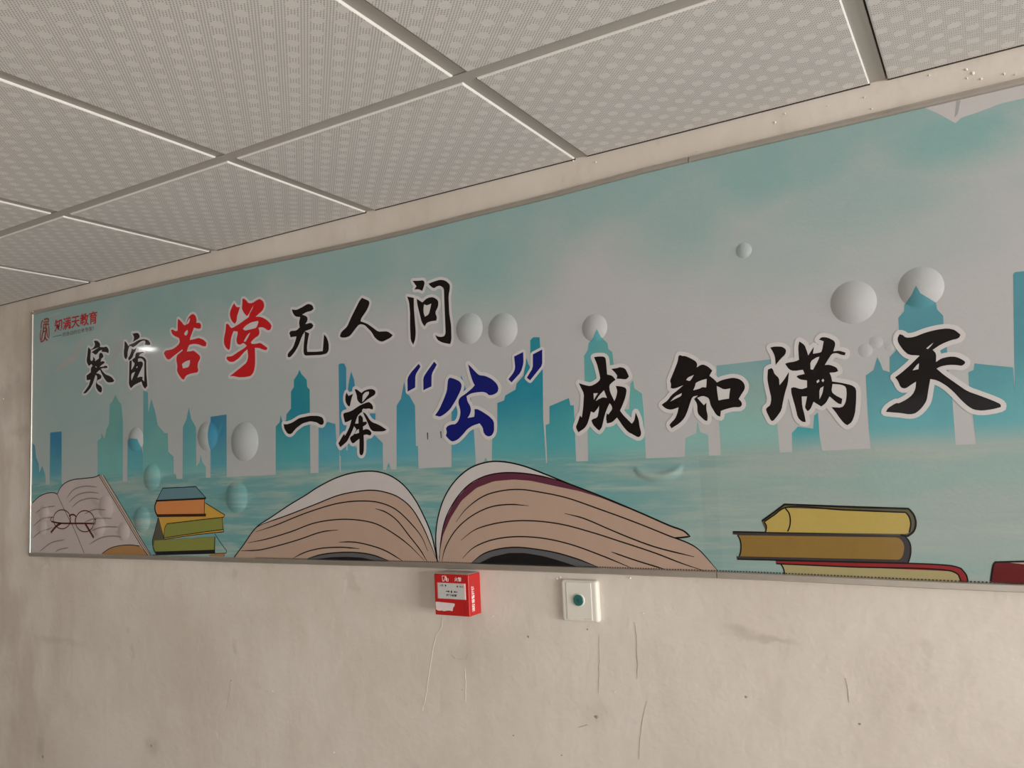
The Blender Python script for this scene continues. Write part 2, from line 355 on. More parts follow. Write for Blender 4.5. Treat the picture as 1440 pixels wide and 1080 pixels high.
# ------------------------------------------------------------------ traced data of the printed board and wall
# every outline below is on the board plane: x and height above the floor in tenths of a millimetre
CHARACTERS = [
 ('han','ink',7,[([-24929,24050,-24765,24040,-24645,23979,-24581,23895,-24600,23803,-24716,23800,-24921,23777,-25064,23759,-25080,23780,-24969,23815,-24883,23873,-24865,23947],[]),
  ([-25063,23686,-24920,23733,-24716,23787,-24600,23812,-24388,23779,-24248,23791,-24146,23705,-24118,23626,-24146,23554,-24248,23603,-24402,23629,-24511,23651,-24481,23710,-24652,23679,-24762,23588,-24862,23588,-24967,23656],[]),
  ([-25224,23873,-25112,23793,-25086,23752,-25110,23611,-25115,23439,-25039,23393,-24966,23433,-24967,23538,-24855,23450,-24861,23374,-24651,23438,-24651,23542,-24620,23606,-24527,23624,-24433,23557,-24402,23469,-24526,23416,-24556,23324,-24401,23336,-24329,23273,-24447,23228,-24556,23192,-24602,23159,-24431,23151,-24292,23175,-24199,23147,-24184,23089,-24291,23086,-24446,23105,-24539,23096,-24461,23013,-24290,22884,-24106,22829,-23953,22759,-23831,22645,-23877,22603,-24044,22603,-24182,22621,-24290,22696,-24414,22830,-24523,22962,-24586,23063,-24680,23034,-24789,22969,-24632,22944,-24507,22857,-24522,22783,-24615,22754,-24725,22745,-24771,22683,-24724,22613,-24536,22531,-24474,22459,-24489,22348,-24550,22316,-24675,22373,-24802,22506,-24818,22612,-24772,22721,-24741,22803,-24757,22890,-24836,22916,-24898,22789,-24992,22627,-25117,22505,-25340,22372,-25484,22368,-25501,22385,-25357,22487,-25198,22607,-25104,22789,-25311,22789,-25329,22944,-25090,23035,-25091,23169,-24996,23236,-25060,23300,-25197,23246,-25300,23362,-25327,23461,-25286,23610,-25256,23818],[[-24838,23211,-24759,23174,-24774,23153,-24828,23172]])]),
 ('chuang','ink',7,[([-22913,24068,-22859,24035,-22716,24048,-22589,24016,-22526,23925,-22558,23859,-22716,23818,-22891,23778,-22837,23842,-22811,23919],[]),
  ([-23099,23671,-23035,23714,-22843,23733,-22589,23803,-22338,23808,-22121,23748,-22013,23647,-22014,23588,-22121,23591,-22214,23611,-22292,23630,-22245,23684,-22276,23753,-22401,23761,-22542,23728,-22716,23648,-22875,23606,-22987,23669,-23067,23658,-23147,23476,-23147,23335,-23228,23263,-23319,23333,-23341,23497,-23309,23655,-23300,23846,-23244,23833,-23164,23749],[]),
  ([-22939,23573,-22827,23531,-22684,23585,-22748,23472,-22827,23421,-22859,23335,-22955,23255,-23083,23208,-23115,23282,-23019,23382,-22955,23495],[]),
  ([-22907,23230,-22764,23275,-22748,23373,-22685,23425,-22464,23411,-22371,23411,-22293,23373,-22418,23377,-22543,23351,-22575,23294,-22402,23266,-22278,23204,-22210,23128,-22216,22981,-22202,22665,-22157,22329,-22203,22303,-22265,22250,-22373,22328,-22451,22492,-22592,22465,-22812,22416,-22978,22325,-23083,22459,-23067,22787,-23051,23185,-22939,23213,-22933,23113,-22955,22896,-22812,23021,-22796,23099,-22907,23180],[[-22309,23069,-22311,22479,-22404,22547,-22388,22624,-22497,22654,-22654,22629,-22575,22740,-22372,22996,-22387,23087,-22496,23128,-22622,23121,-22622,23220,-22528,23230,-22402,23197,-22309,23099],[-22933,22794,-22764,22827,-22844,22706,-22946,22560,-22965,22697],[-22701,22980,-22638,22984,-22648,22945,-22701,22930]])]),
 ('ku','red',7,[([-20694,24232,-20552,24133,-20431,24010,-20350,23986,-20288,24112,-20206,24222,-20045,24300,-19906,24236,-19848,24108,-19861,23999,-19711,23985,-19645,23897,-19674,23808,-19792,23810,-19970,23871,-20051,23735,-20132,23612,-20161,23522,-19954,23524,-19776,23543,-19561,23465,-19426,23358,-19447,23255,-19563,23263,-19798,23355,-19995,23389,-20195,23379,-20256,23293,-20298,23191,-20097,23183,-19997,23193,-19723,23010,-19697,22929,-19804,22808,-19826,22679,-19787,22597,-19827,22522,-19966,22522,-20164,22515,-20345,22479,-20439,22368,-20528,22389,-20689,22551,-20761,22665,-20736,22796,-20787,22989,-20766,23121,-20622,23186,-20499,23240,-20499,23280,-20745,23186,-20931,23112,-21118,23029,-21243,23077,-21368,23254,-21304,23328,-20970,23332,-20784,23392,-20640,23470,-20619,23548,-20659,23647,-20822,23707,-20967,23792,-21028,23922,-20945,23939,-20842,23872,-20718,23870,-20717,24059],[[-20413,23726,-20393,23777,-20271,23842,-20239,23785,-20292,23684,-20373,23681],[-20329,24010,-20276,24084,-20166,24190,-20147,24121,-20208,24022],[-20523,22842,-20361,22905,-20168,22925,-20161,22845,-20222,22719,-20484,22705]])]),
 ('xue','red',7,[([-18234,24361,-18126,24222,-17987,24211,-18055,24080,-18120,23960,-18133,23834,-18208,23759,-18336,23847,-18415,23999,-18413,24128,-18329,24258],[]),
  ([-17884,24439,-17811,24429,-17704,24350,-17651,24279,-17490,24256,-17310,24319,-17186,24334,-17047,24244,-17004,24113,-17070,23997,-17230,23918,-17363,23855,-17144,23819,-16937,23717,-16783,23585,-16740,23506,-16787,23413,-16892,23406,-16994,23475,-17098,23526,-17256,23528,-17207,23389,-17261,23301,-17404,23263,-17566,23156,-17532,23102,-17372,23089,-17195,23101,-17023,22995,-16910,22920,-16956,22863,-17077,22889,-17234,22956,-17410,22983,-17404,22763,-17409,22514,-17459,22320,-17586,22208,-17819,22197,-18072,22215,-18309,22275,-18456,22281,-18252,22371,-17994,22485,-17757,22600,-17682,22742,-17714,22972,-17859,22900,-18062,22757,-18283,22674,-18468,22698,-18578,22798,-18558,22855,-18354,22844,-18095,22938,-17857,23013,-17730,23074,-17872,23179,-18000,23130,-18127,23170,-18162,23301,-18104,23447,-18102,23524,-18267,23557,-18363,23402,-18403,23227,-18424,23076,-18480,23039,-18591,23108,-18675,23233,-18680,23388,-18602,23610,-18580,23801,-18486,23797,-18377,23660,-18284,23661,-18007,23741,-17787,23827,-17641,23872,-17603,23968,-17493,24092,-17438,24186,-17529,24097,-17621,23970,-17713,23912,-17837,24025,-17918,24163,-17894,24287],[[-17882,23573,-17754,23658,-17537,23719,-17270,23723,-17253,23670,-17345,23531,-17577,23523,-17793,23511],[-17596,23437,-17724,23364,-17853,23215,-17781,23194,-17689,23297,-17615,23389]])]),
 ('wu','ink',7,[([-15957,23868,-15791,23828,-15552,23883,-15362,23943,-15200,23879,-15157,23776,-15251,23727,-15415,23725,-15581,23677,-15395,23594,-15384,23495,-15471,23402,-15260,23417,-15179,23331,-15242,23252,-15500,23215,-15338,23137,-15390,22977,-15433,22775,-15422,22653,-15122,22621,-14871,22610,-14854,22710,-14812,23046,-14723,22967,-14652,22789,-14658,22604,-14737,22528,-14942,22516,-15518,22560,-15563,22651,-15548,22857,-15503,23094,-15500,23198,-15597,23105,-15746,22845,-15893,22687,-16064,22566,-16150,22593,-16148,22680,-15937,22832,-15836,23029,-15810,23113,-16026,23115,-16071,23232,-16021,23289,-15806,23270,-15685,23342,-15705,23484,-15654,23617,-15843,23660,-15936,23777],[])]),
 ('ren','ink',7,[([-13484,23830,-13254,23720,-13236,23645,-13326,23493,-13525,23304,-13549,23231,-13339,23148,-13134,23007,-12992,22898,-12684,22870,-12525,22755,-12588,22698,-12857,22623,-12980,22663,-13101,22758,-13200,22917,-13424,23126,-13594,23164,-13726,23064,-13905,22903,-14059,22872,-14212,22890,-14264,22939,-14207,23040,-14006,23149,-13867,23366,-13708,23578,-13573,23759],[])]),
 ('wen','ink',7,[([-11853,24019,-11677,23992,-11522,23981,-11487,23905,-11530,23801,-11572,23722,-11667,23780,-11811,23796,-11742,23865],[]),
  ([-11380,23873,-11237,23899,-11027,23919,-10878,23874,-10753,23762,-10758,23654,-10802,23490,-10802,23087,-10761,22774,-10766,22436,-10808,22334,-11021,22389,-11168,22468,-11238,22600,-11108,22538,-10977,22538,-10929,22609,-10932,23105,-10932,23509,-10931,23695,-11033,23773,-11128,23772,-11225,23733,-11318,23801],[]),
  ([-12039,23653,-11832,23591,-11843,23322,-11827,23066,-11809,22748,-11836,22561,-11900,22443,-11974,22562,-11979,22895,-11965,23243,-11982,23501],[]),
  ([-11747,23557,-11584,23445,-11426,23533,-11253,23530,-11106,23424,-11112,23285,-11213,23142,-11162,23026,-11184,22945,-11355,22949,-11471,22926,-11540,22847,-11624,22961,-11674,23173,-11734,23403],[[-11528,23390,-11453,23348,-11317,23376,-11362,23225,-11405,23121,-11522,23083,-11556,23189,-11551,23314]])]),
 ('yi','ink',8,[([-16349,20794,-16248,20773,-16045,20804,-15762,20916,-15366,20947,-15095,20928,-14924,20874,-14879,20744,-14930,20682,-15026,20688,-15139,20760,-15371,20804,-15647,20764,-15888,20649,-16073,20500,-16214,20523,-16332,20676],[])]),
 ('ju','ink',8,[([-14083,21454,-14020,21364,-13863,21402,-13922,21289,-13960,21174,-13980,21100,-14018,21091,-14083,21149,-14131,21238,-14126,21373],[]),
  ([-13811,21515,-13738,21512,-13632,21433,-13578,21403,-13512,21448,-13359,21480,-13231,21474,-13137,21425,-13124,21358,-13173,21312,-13281,21271,-13412,21215,-13544,21142,-13599,21126,-13674,21169,-13737,21249,-13744,21358],[[-13548,21351,-13448,21418,-13340,21417,-13342,21359,-13409,21298,-13498,21222,-13565,21169,-13558,21260]]),
  ([-14202,20930,-14145,20943,-14034,20952,-13900,20985,-13744,21057,-13633,21099,-13480,21137,-13350,21161,-13256,21095,-13216,21018,-13239,20957,-13292,20971,-13356,20995,-13485,20988,-13528,21008,-13583,20970,-13574,20928,-13640,20899,-13729,20839,-13765,20775,-13824,20645,-13715,20638,-13708,20821,-13642,20850,-13558,20777,-13562,20670,-13443,20670,-13434,20620,-13489,20582,-13566,20554,-13563,20463,-13482,20488,-13375,20468,-13293,20389,-13305,20341,-13349,20310,-13444,20349,-13552,20338,-13549,20132,-13562,19934,-13591,19862,-13624,19835,-13678,19841,-13709,19892,-13696,20255,-13796,20202,-13885,20149,-13951,20160,-14013,20272,-13989,20321,-13878,20365,-13785,20493,-13859,20580,-13941,20435,-14022,20323,-14104,20210,-14217,20140,-14342,20071,-14406,20175,-14360,20223,-14231,20384,-14186,20399,-14177,20348,-14084,20460,-14002,20589,-13941,20753,-14053,20710,-14165,20697,-14195,20803,-14214,20889],[[-13855,20388,-13764,20483,-13702,20496,-13701,20405,-13789,20385]]),
  ([-13563,20919,-13489,20889,-13406,20800,-13335,20696,-13241,20633,-13115,20592,-12970,20526,-12807,20426,-12912,20392,-13101,20400,-13249,20415,-13332,20482,-13392,20601,-13452,20721,-13523,20841],[])]),
 ('gong','blue',8,[([-10861,21544,-10723,21500,-10573,21423,-10522,21329,-10568,21205,-10716,20988,-10881,20796,-11042,20692,-11186,20637,-11264,20663,-11327,20678,-11193,20818,-11057,21040,-10954,21238,-10917,21492],[]),
  ([-10325,21807,-10223,21708,-10109,21583,-10023,21517,-9875,21493,-9702,21407,-9577,21296,-9524,21192,-9549,21095,-9618,21056,-9707,21033,-9795,21036,-9851,21095,-9953,21129,-10131,21131,-10282,21118,-10406,21065,-10382,20936,-10312,20830,-10295,20728,-10336,20630,-10400,20559,-10219,20572,-10199,20671,-10204,20747,-10120,20746,-9976,20668,-9804,20556,-9685,20437,-9690,20215,-9753,20120,-9842,20096,-9929,20130,-9984,20208,-9993,20308,-10077,20413,-10258,20374,-10412,20308,-10540,20189,-10698,20072,-10854,20029,-10945,20085,-11034,20179,-10999,20266,-11026,20357,-10977,20406,-10866,20437,-10742,20434,-10646,20525,-10593,20673,-10602,20801,-10643,20906,-10629,21006,-10559,21065,-10434,21118,-10247,21229,-10168,21298,-10223,21404,-10289,21613],[])]),
 ('quote_a','blue',6,[([-11756,21960,-11703,21889,-11866,21698,-11885,21395,-12121,21315,-12114,21641,-11995,21777],[])]),
 ('quote_b','blue',6,[([-11292,21965,-11219,21885,-11378,21678,-11398,21380,-11643,21309,-11634,21610,-11531,21732],[])]),
 ('quote_c','blue',6,[([-9079,21854,-8837,21931,-8843,21670,-8923,21482,-9175,21277,-9256,21354,-9106,21500,-9064,21594],[])]),
 ('quote_d','blue',6,[([-8597,21851,-8353,21934,-8370,21586,-8697,21278,-8777,21346,-8613,21549],[])]),
 ('cheng','ink',8,[([-7118,21632,-7037,21638,-6897,21624,-6850,21582,-6843,21455,-6837,21234,-6724,21201,-6651,21107,-6733,21059,-6806,21001,-6795,20863,-6708,20665,-6664,20743,-6627,20867,-6659,20979,-6543,20960,-6448,20925,-6417,20868,-6461,20709,-6529,20569,-6594,20456,-6523,20352,-6432,20256,-6351,20170,-6290,20229,-6251,20396,-6194,20240,-6184,20097,-6154,19971,-6178,19901,-6236,19883,-6337,19945,-6448,20005,-6556,20138,-6626,20250,-6671,20317,-6785,20224,-6904,20210,-6921,20324,-6895,20423,-6863,20393,-6768,20496,-6773,20569,-6819,20627,-6863,20558,-6942,20399,-7004,20202,-7029,20130,-7092,20070,-7131,20100,-7225,20197,-7260,20292,-7228,20323,-7116,20347,-7077,20482,-7060,20591,-7115,20521,-7190,20453,-7259,20485,-7296,20368,-7356,20224,-7432,20136,-7580,20062,-7636,20176,-7590,20257,-7518,20420,-7480,20371,-7438,20563,-7398,20876,-7462,21012,-7508,21113,-7377,21061,-7236,21021,-7091,21073,-6996,21147,-7018,21288,-7057,21477],[[-7175,20867,-7074,20859,-7129,20789,-7173,20728],[-7134,20698,-7058,20802,-6931,20908,-6872,20741,-6960,20767,-7052,20737]]),
  ([-6735,21343,-6597,21348,-6537,21364,-6423,21322,-6372,21208,-6351,21143,-6418,21091,-6533,21114,-6634,21127,-6607,21185,-6661,21263],[])]),
 ('zhi','ink',8,[([-5268,21461,-5229,21477,-5190,21452,-5125,21446,-5015,21386,-4923,21321,-4891,21263,-4907,21193,-4832,21233,-4768,21238,-4677,21186,-4601,21101,-4666,21005,-4569,20919,-4526,20860,-4430,20898,-4289,20919,-4197,20923,-4093,20890,-4021,20830,-3989,20751,-4002,20676,-4069,20590,-4128,20504,-4079,20447,-4069,20385,-4117,20343,-4238,20356,-4378,20331,-4488,20301,-4507,20187,-4579,20222,-4628,20311,-4683,20423,-4699,20533,-4727,20582,-4827,20624,-4941,20591,-4882,20516,-4816,20436,-4761,20483,-4774,20352,-4752,20226,-4767,20127,-4814,20130,-4888,20205,-4954,20287,-4949,20474,-5006,20573,-4922,20637,-5035,20622,-5092,20501,-5151,20348,-5225,20212,-5330,20116,-5508,20024,-5545,20090,-5509,20135,-5422,20209,-5365,20316,-5333,20432,-5492,20391,-5606,20428,-5681,20506,-5649,20535,-5563,20577,-5464,20689,-5334,20773,-5205,20866,-5347,20822,-5414,20812,-5471,20833,-5457,20912,-5478,20977,-5421,21084,-5353,21222,-5286,21359],[[-5141,20963,-5097,21014,-4977,21050,-5027,20976,-5070,20937],[-5011,20746,-4965,20829,-4952,20891,-4821,20934,-4725,20948,-4739,20817,-4749,20779,-4823,20796,-4881,20767],[-5497,20561,-5400,20652,-5248,20711,-5260,20656,-5378,20610],[-4535,20791,-4486,20764,-4397,20710,-4273,20722,-4294,20640,-4313,20526,-4426,20519,-4520,20508,-4533,20659]])]),
 ('man','ink',8,[([-3463,21430,-3375,21441,-3245,21422,-3175,21358,-3196,21270,-3295,21191,-3390,21088,-3389,21246,-3425,21351],[]),
  ([-3538,21017,-3470,21040,-3440,21003,-3424,20923,-3344,20837,-3347,20703,-3249,20806,-3159,20936,-3190,20733,-3248,20583,-3299,20420,-3346,20234,-3429,20129,-3512,20041,-3555,20048,-3634,20255,-3613,20298,-3545,20338,-3513,20470,-3543,20652,-3563,20834],[]),
  ([-2929,21486,-2840,21409,-2808,21284,-2793,21205,-2681,21358,-2707,21229,-2582,21237,-2549,21256,-2504,21437,-2584,21479,-2529,21521,-2428,21498,-2321,21427,-2306,21360,-2352,21234,-2254,21239,-2147,21190,-2161,21142,-2221,21155,-2298,21200,-2380,21194,-2448,21103,-2518,21001,-2436,20999,-2319,20937,-2298,20870,-2346,20849,-2448,20852,-2423,20774,-2415,20690,-2261,20651,-2085,20592,-2021,20523,-2039,20311,-2077,20079,-2138,19935,-2222,19880,-2278,19922,-2350,20034,-2402,20134,-2466,20225,-2286,20201,-2220,20282,-2188,20429,-2187,20569,-2263,20619,-2413,20643,-2444,20504,-2379,20434,-2268,20361,-2291,20266,-2350,20281,-2481,20421,-2552,20307,-2638,20249,-2765,20345,-2827,20219,-2882,20179,-2925,20248,-2902,20334,-2872,20452,-2966,20460,-2970,20273,-2940,20117,-2929,19985,-2991,19989,-3065,20071,-3096,20283,-3145,20530,-3144,20629,-3089,20647,-2966,20592,-2859,20616,-2849,20747,-2973,20776,-3029,20830,-3010,20855,-2882,20871,-2907,20951,-3067,20944,-3150,20975,-3216,21093,-3172,21111,-3032,21119,-2962,21145,-2959,21378],[[-2764,21091,-2650,21157,-2598,21162,-2636,21078,-2730,20934,-2771,20949],[-2684,20721,-2641,20750,-2634,20706,-2677,20683],[-2597,20724,-2568,20754,-2550,20720,-2573,20689],[-2644,20576,-2568,20617,-2599,20485,-2659,20381]])]),
 ('tian','ink',8,[([-1243,21417,-1197,21401,-1146,21343,-1025,21339,-835,21399,-651,21428,-489,21429,-386,21385,-314,21295,-345,21238,-471,21218,-619,21168,-752,21086,-704,21013,-720,20871,-640,20924,-513,20945,-407,20930,-291,20847,-286,20806,-342,20766,-420,20790,-525,20804,-651,20792,-722,20759,-628,20647,-463,20490,-301,20336,-135,20252,61,20147,164,20080,160,20032,48,20007,-106,19992,-225,20014,-306,20076,-401,20193,-510,20353,-608,20463,-725,20555,-831,20589,-872,20424,-917,20223,-1000,20107,-1099,20022,-1193,20002,-1339,20039,-1460,20057,-1572,20076,-1528,20146,-1389,20223,-1362,20206,-1226,20268,-1127,20343,-1073,20442,-1053,20564,-1131,20519,-1229,20455,-1302,20482,-1338,20610,-1377,20666,-1281,20730,-1141,20841,-960,21009,-1125,21037,-1202,21119,-1275,21263,-1283,21348],[[-1092,20764,-1020,20850,-981,20877,-998,20775],[-850,21121,-781,21176,-733,21207,-764,21163,-823,21108]])]),
]
BUILDINGS = [
 ('navy',[-28473,20902,-28313,20792,-28245,20416,-28071,20174,-28029,19870,-27854,20098,-27671,19792,-27603,19292,-28440,19310]),
 ('navy',[-27400,21195,-26727,21196,-26700,19272,-27404,19287]),
 ('sea',[-24707,19354,-24717,20774,-24527,20859,-24507,21029,-24348,20818,-24246,21127,-24111,21276,-24072,21904,-23907,22018,-23784,22197,-23630,21996,-23477,21859,-23395,21324,-23393,19322]),
 ('slate',[-23173,19317,-23154,20705,-22975,20769,-22563,20722,-22390,20260,-22392,19298]),
 ('sea',[-22392,19298,-22366,22204,-22144,22124,-22127,21515,-21982,21928,-21812,21553,-21673,21093,-21515,20964,-21348,20835,-21210,20827,-21186,20265,-20941,20108,-20936,19582,-20854,19609,-20793,19433,-20758,19287]),
 ('sea',[-20544,19310,-20510,20962,-20347,21185,-20237,21528,-20126,21171,-19927,20927,-19924,19779,-19792,19888,-19729,20102,-19646,19883,-19511,19764,-19517,19312]),
 ('navy',[-19314,19307,-19287,21184,-18609,21206,-18632,19317]),
 ('teal',[-16689,19365,-16655,20749,-16503,20846,-16460,21047,-16399,20840,-16264,20884,-16245,21042,-16071,21190,-16059,21641,-15946,21764,-15941,21950,-15791,22095,-15729,22206,-15660,22083,-15471,21907,-15462,21722,-15371,21636,-15410,19354]),
 ('blue_teal',[-15122,19371,-15083,20652,-14894,20666,-14767,20751,-14496,20677,-14476,20260,-14383,20002,-14391,19349]),
 ('blue_teal',[-14337,22199,-14269,22223,-14141,22210,-14077,22086,-14154,19841,-14374,19851]),
 ('blue_teal',[-14107,19839,-14042,21548,-13988,21772,-13914,21984,-13822,21757,-13797,21527,-13844,19828]),
 ('blue_teal',[-13370,20720,-13333,20866,-13154,20854,-13161,20657]),
 ('blue_teal',[-14358,19348,-14337,19950,-13850,20027,-13258,20294,-13193,20315,-12949,20106,-12965,19344]),
 ('teal',[-12896,19352,-12847,19495,-12780,19618,-12712,19466,-12704,19355]),
 ('blue_teal',[-12544,19350,-12478,21001,-12336,21160,-12222,21563,-12161,21267,-12073,21211,-11915,20959,-11927,19983,-11867,19980,-11871,19343]),
 ('blue_teal',[-10914,19358,-10842,20902,-10682,21076,-10530,21564,-10423,21239,-10297,20999,-10253,20766,-10246,20355,-10222,19402]),
 ('teal',[-10032,19440,-10005,19552,-9947,19625,-9909,19548,-9893,19435]),
 ('teal',[-9799,19414,-9754,20082,-9606,20298,-9578,20843,-9397,20887,-9360,20996,-9085,21107,-9052,21238,-8864,21399,-8767,21789,-8724,21651,-8678,21558,-8645,22175,-8566,22232,-8406,22213,-8403,21926,-8370,21440,-8416,20442,-8398,19364]),
 ('teal',[-8372,19384,-8362,20265,-8267,20294,-8246,20668,-7765,20812,-7736,20651,-7656,20645,-7670,19379]),
 ('green',[-7391,19377,-7358,20161,-7368,21152,-7350,21682,-7259,21800,-7227,21946,-7106,22038,-6989,22215,-6922,22038,-6794,21896,-6779,21768,-6694,21696,-6678,21444,-6724,20493,-6394,20469,-6329,20997,-6268,21061,-6249,20887,-6092,20772,-6079,20447,-6092,19380]),
 ('grey_green',[-5274,19376,-5236,19816,-5091,19866,-5009,19901,-4973,20132,-4928,19915,-4774,19849,-4783,19379]),
 ('grey_green',[-4549,19411,-4513,21189,-3450,21207,-3461,20795,-3441,19730,-3436,19385]),
 ('teal',[-3211,19395,-3192,19797,-3075,19911,-2810,19855,-2773,20091,-2704,20147,-2709,19690,-2677,19380]),
 ('soft_teal',[-1864,19375,-1873,19837,-1845,20747,-1710,20831,-1631,21056,-1588,20935,-1562,20817,-1454,20768,-1432,21035,-1326,21139,-1258,21209,-1237,21708,-1139,21811,-1122,21924,-989,22079,-909,22221,-853,22078,-634,21894,-627,21779,-545,21655,-567,21131,-536,21109,-543,20829,-553,20532,-529,20234,-549,19371]),
 ('soft_teal',[-246,19375,-252,19919,-267,20359,-252,20652,-176,20682,-154,20790,390,20670,378,20269,534,20256,593,20251,549,19372]),
 ('soft_teal',[375,20233,527,22205,554,22237,682,22234,1037,22202,897,20191]),
]
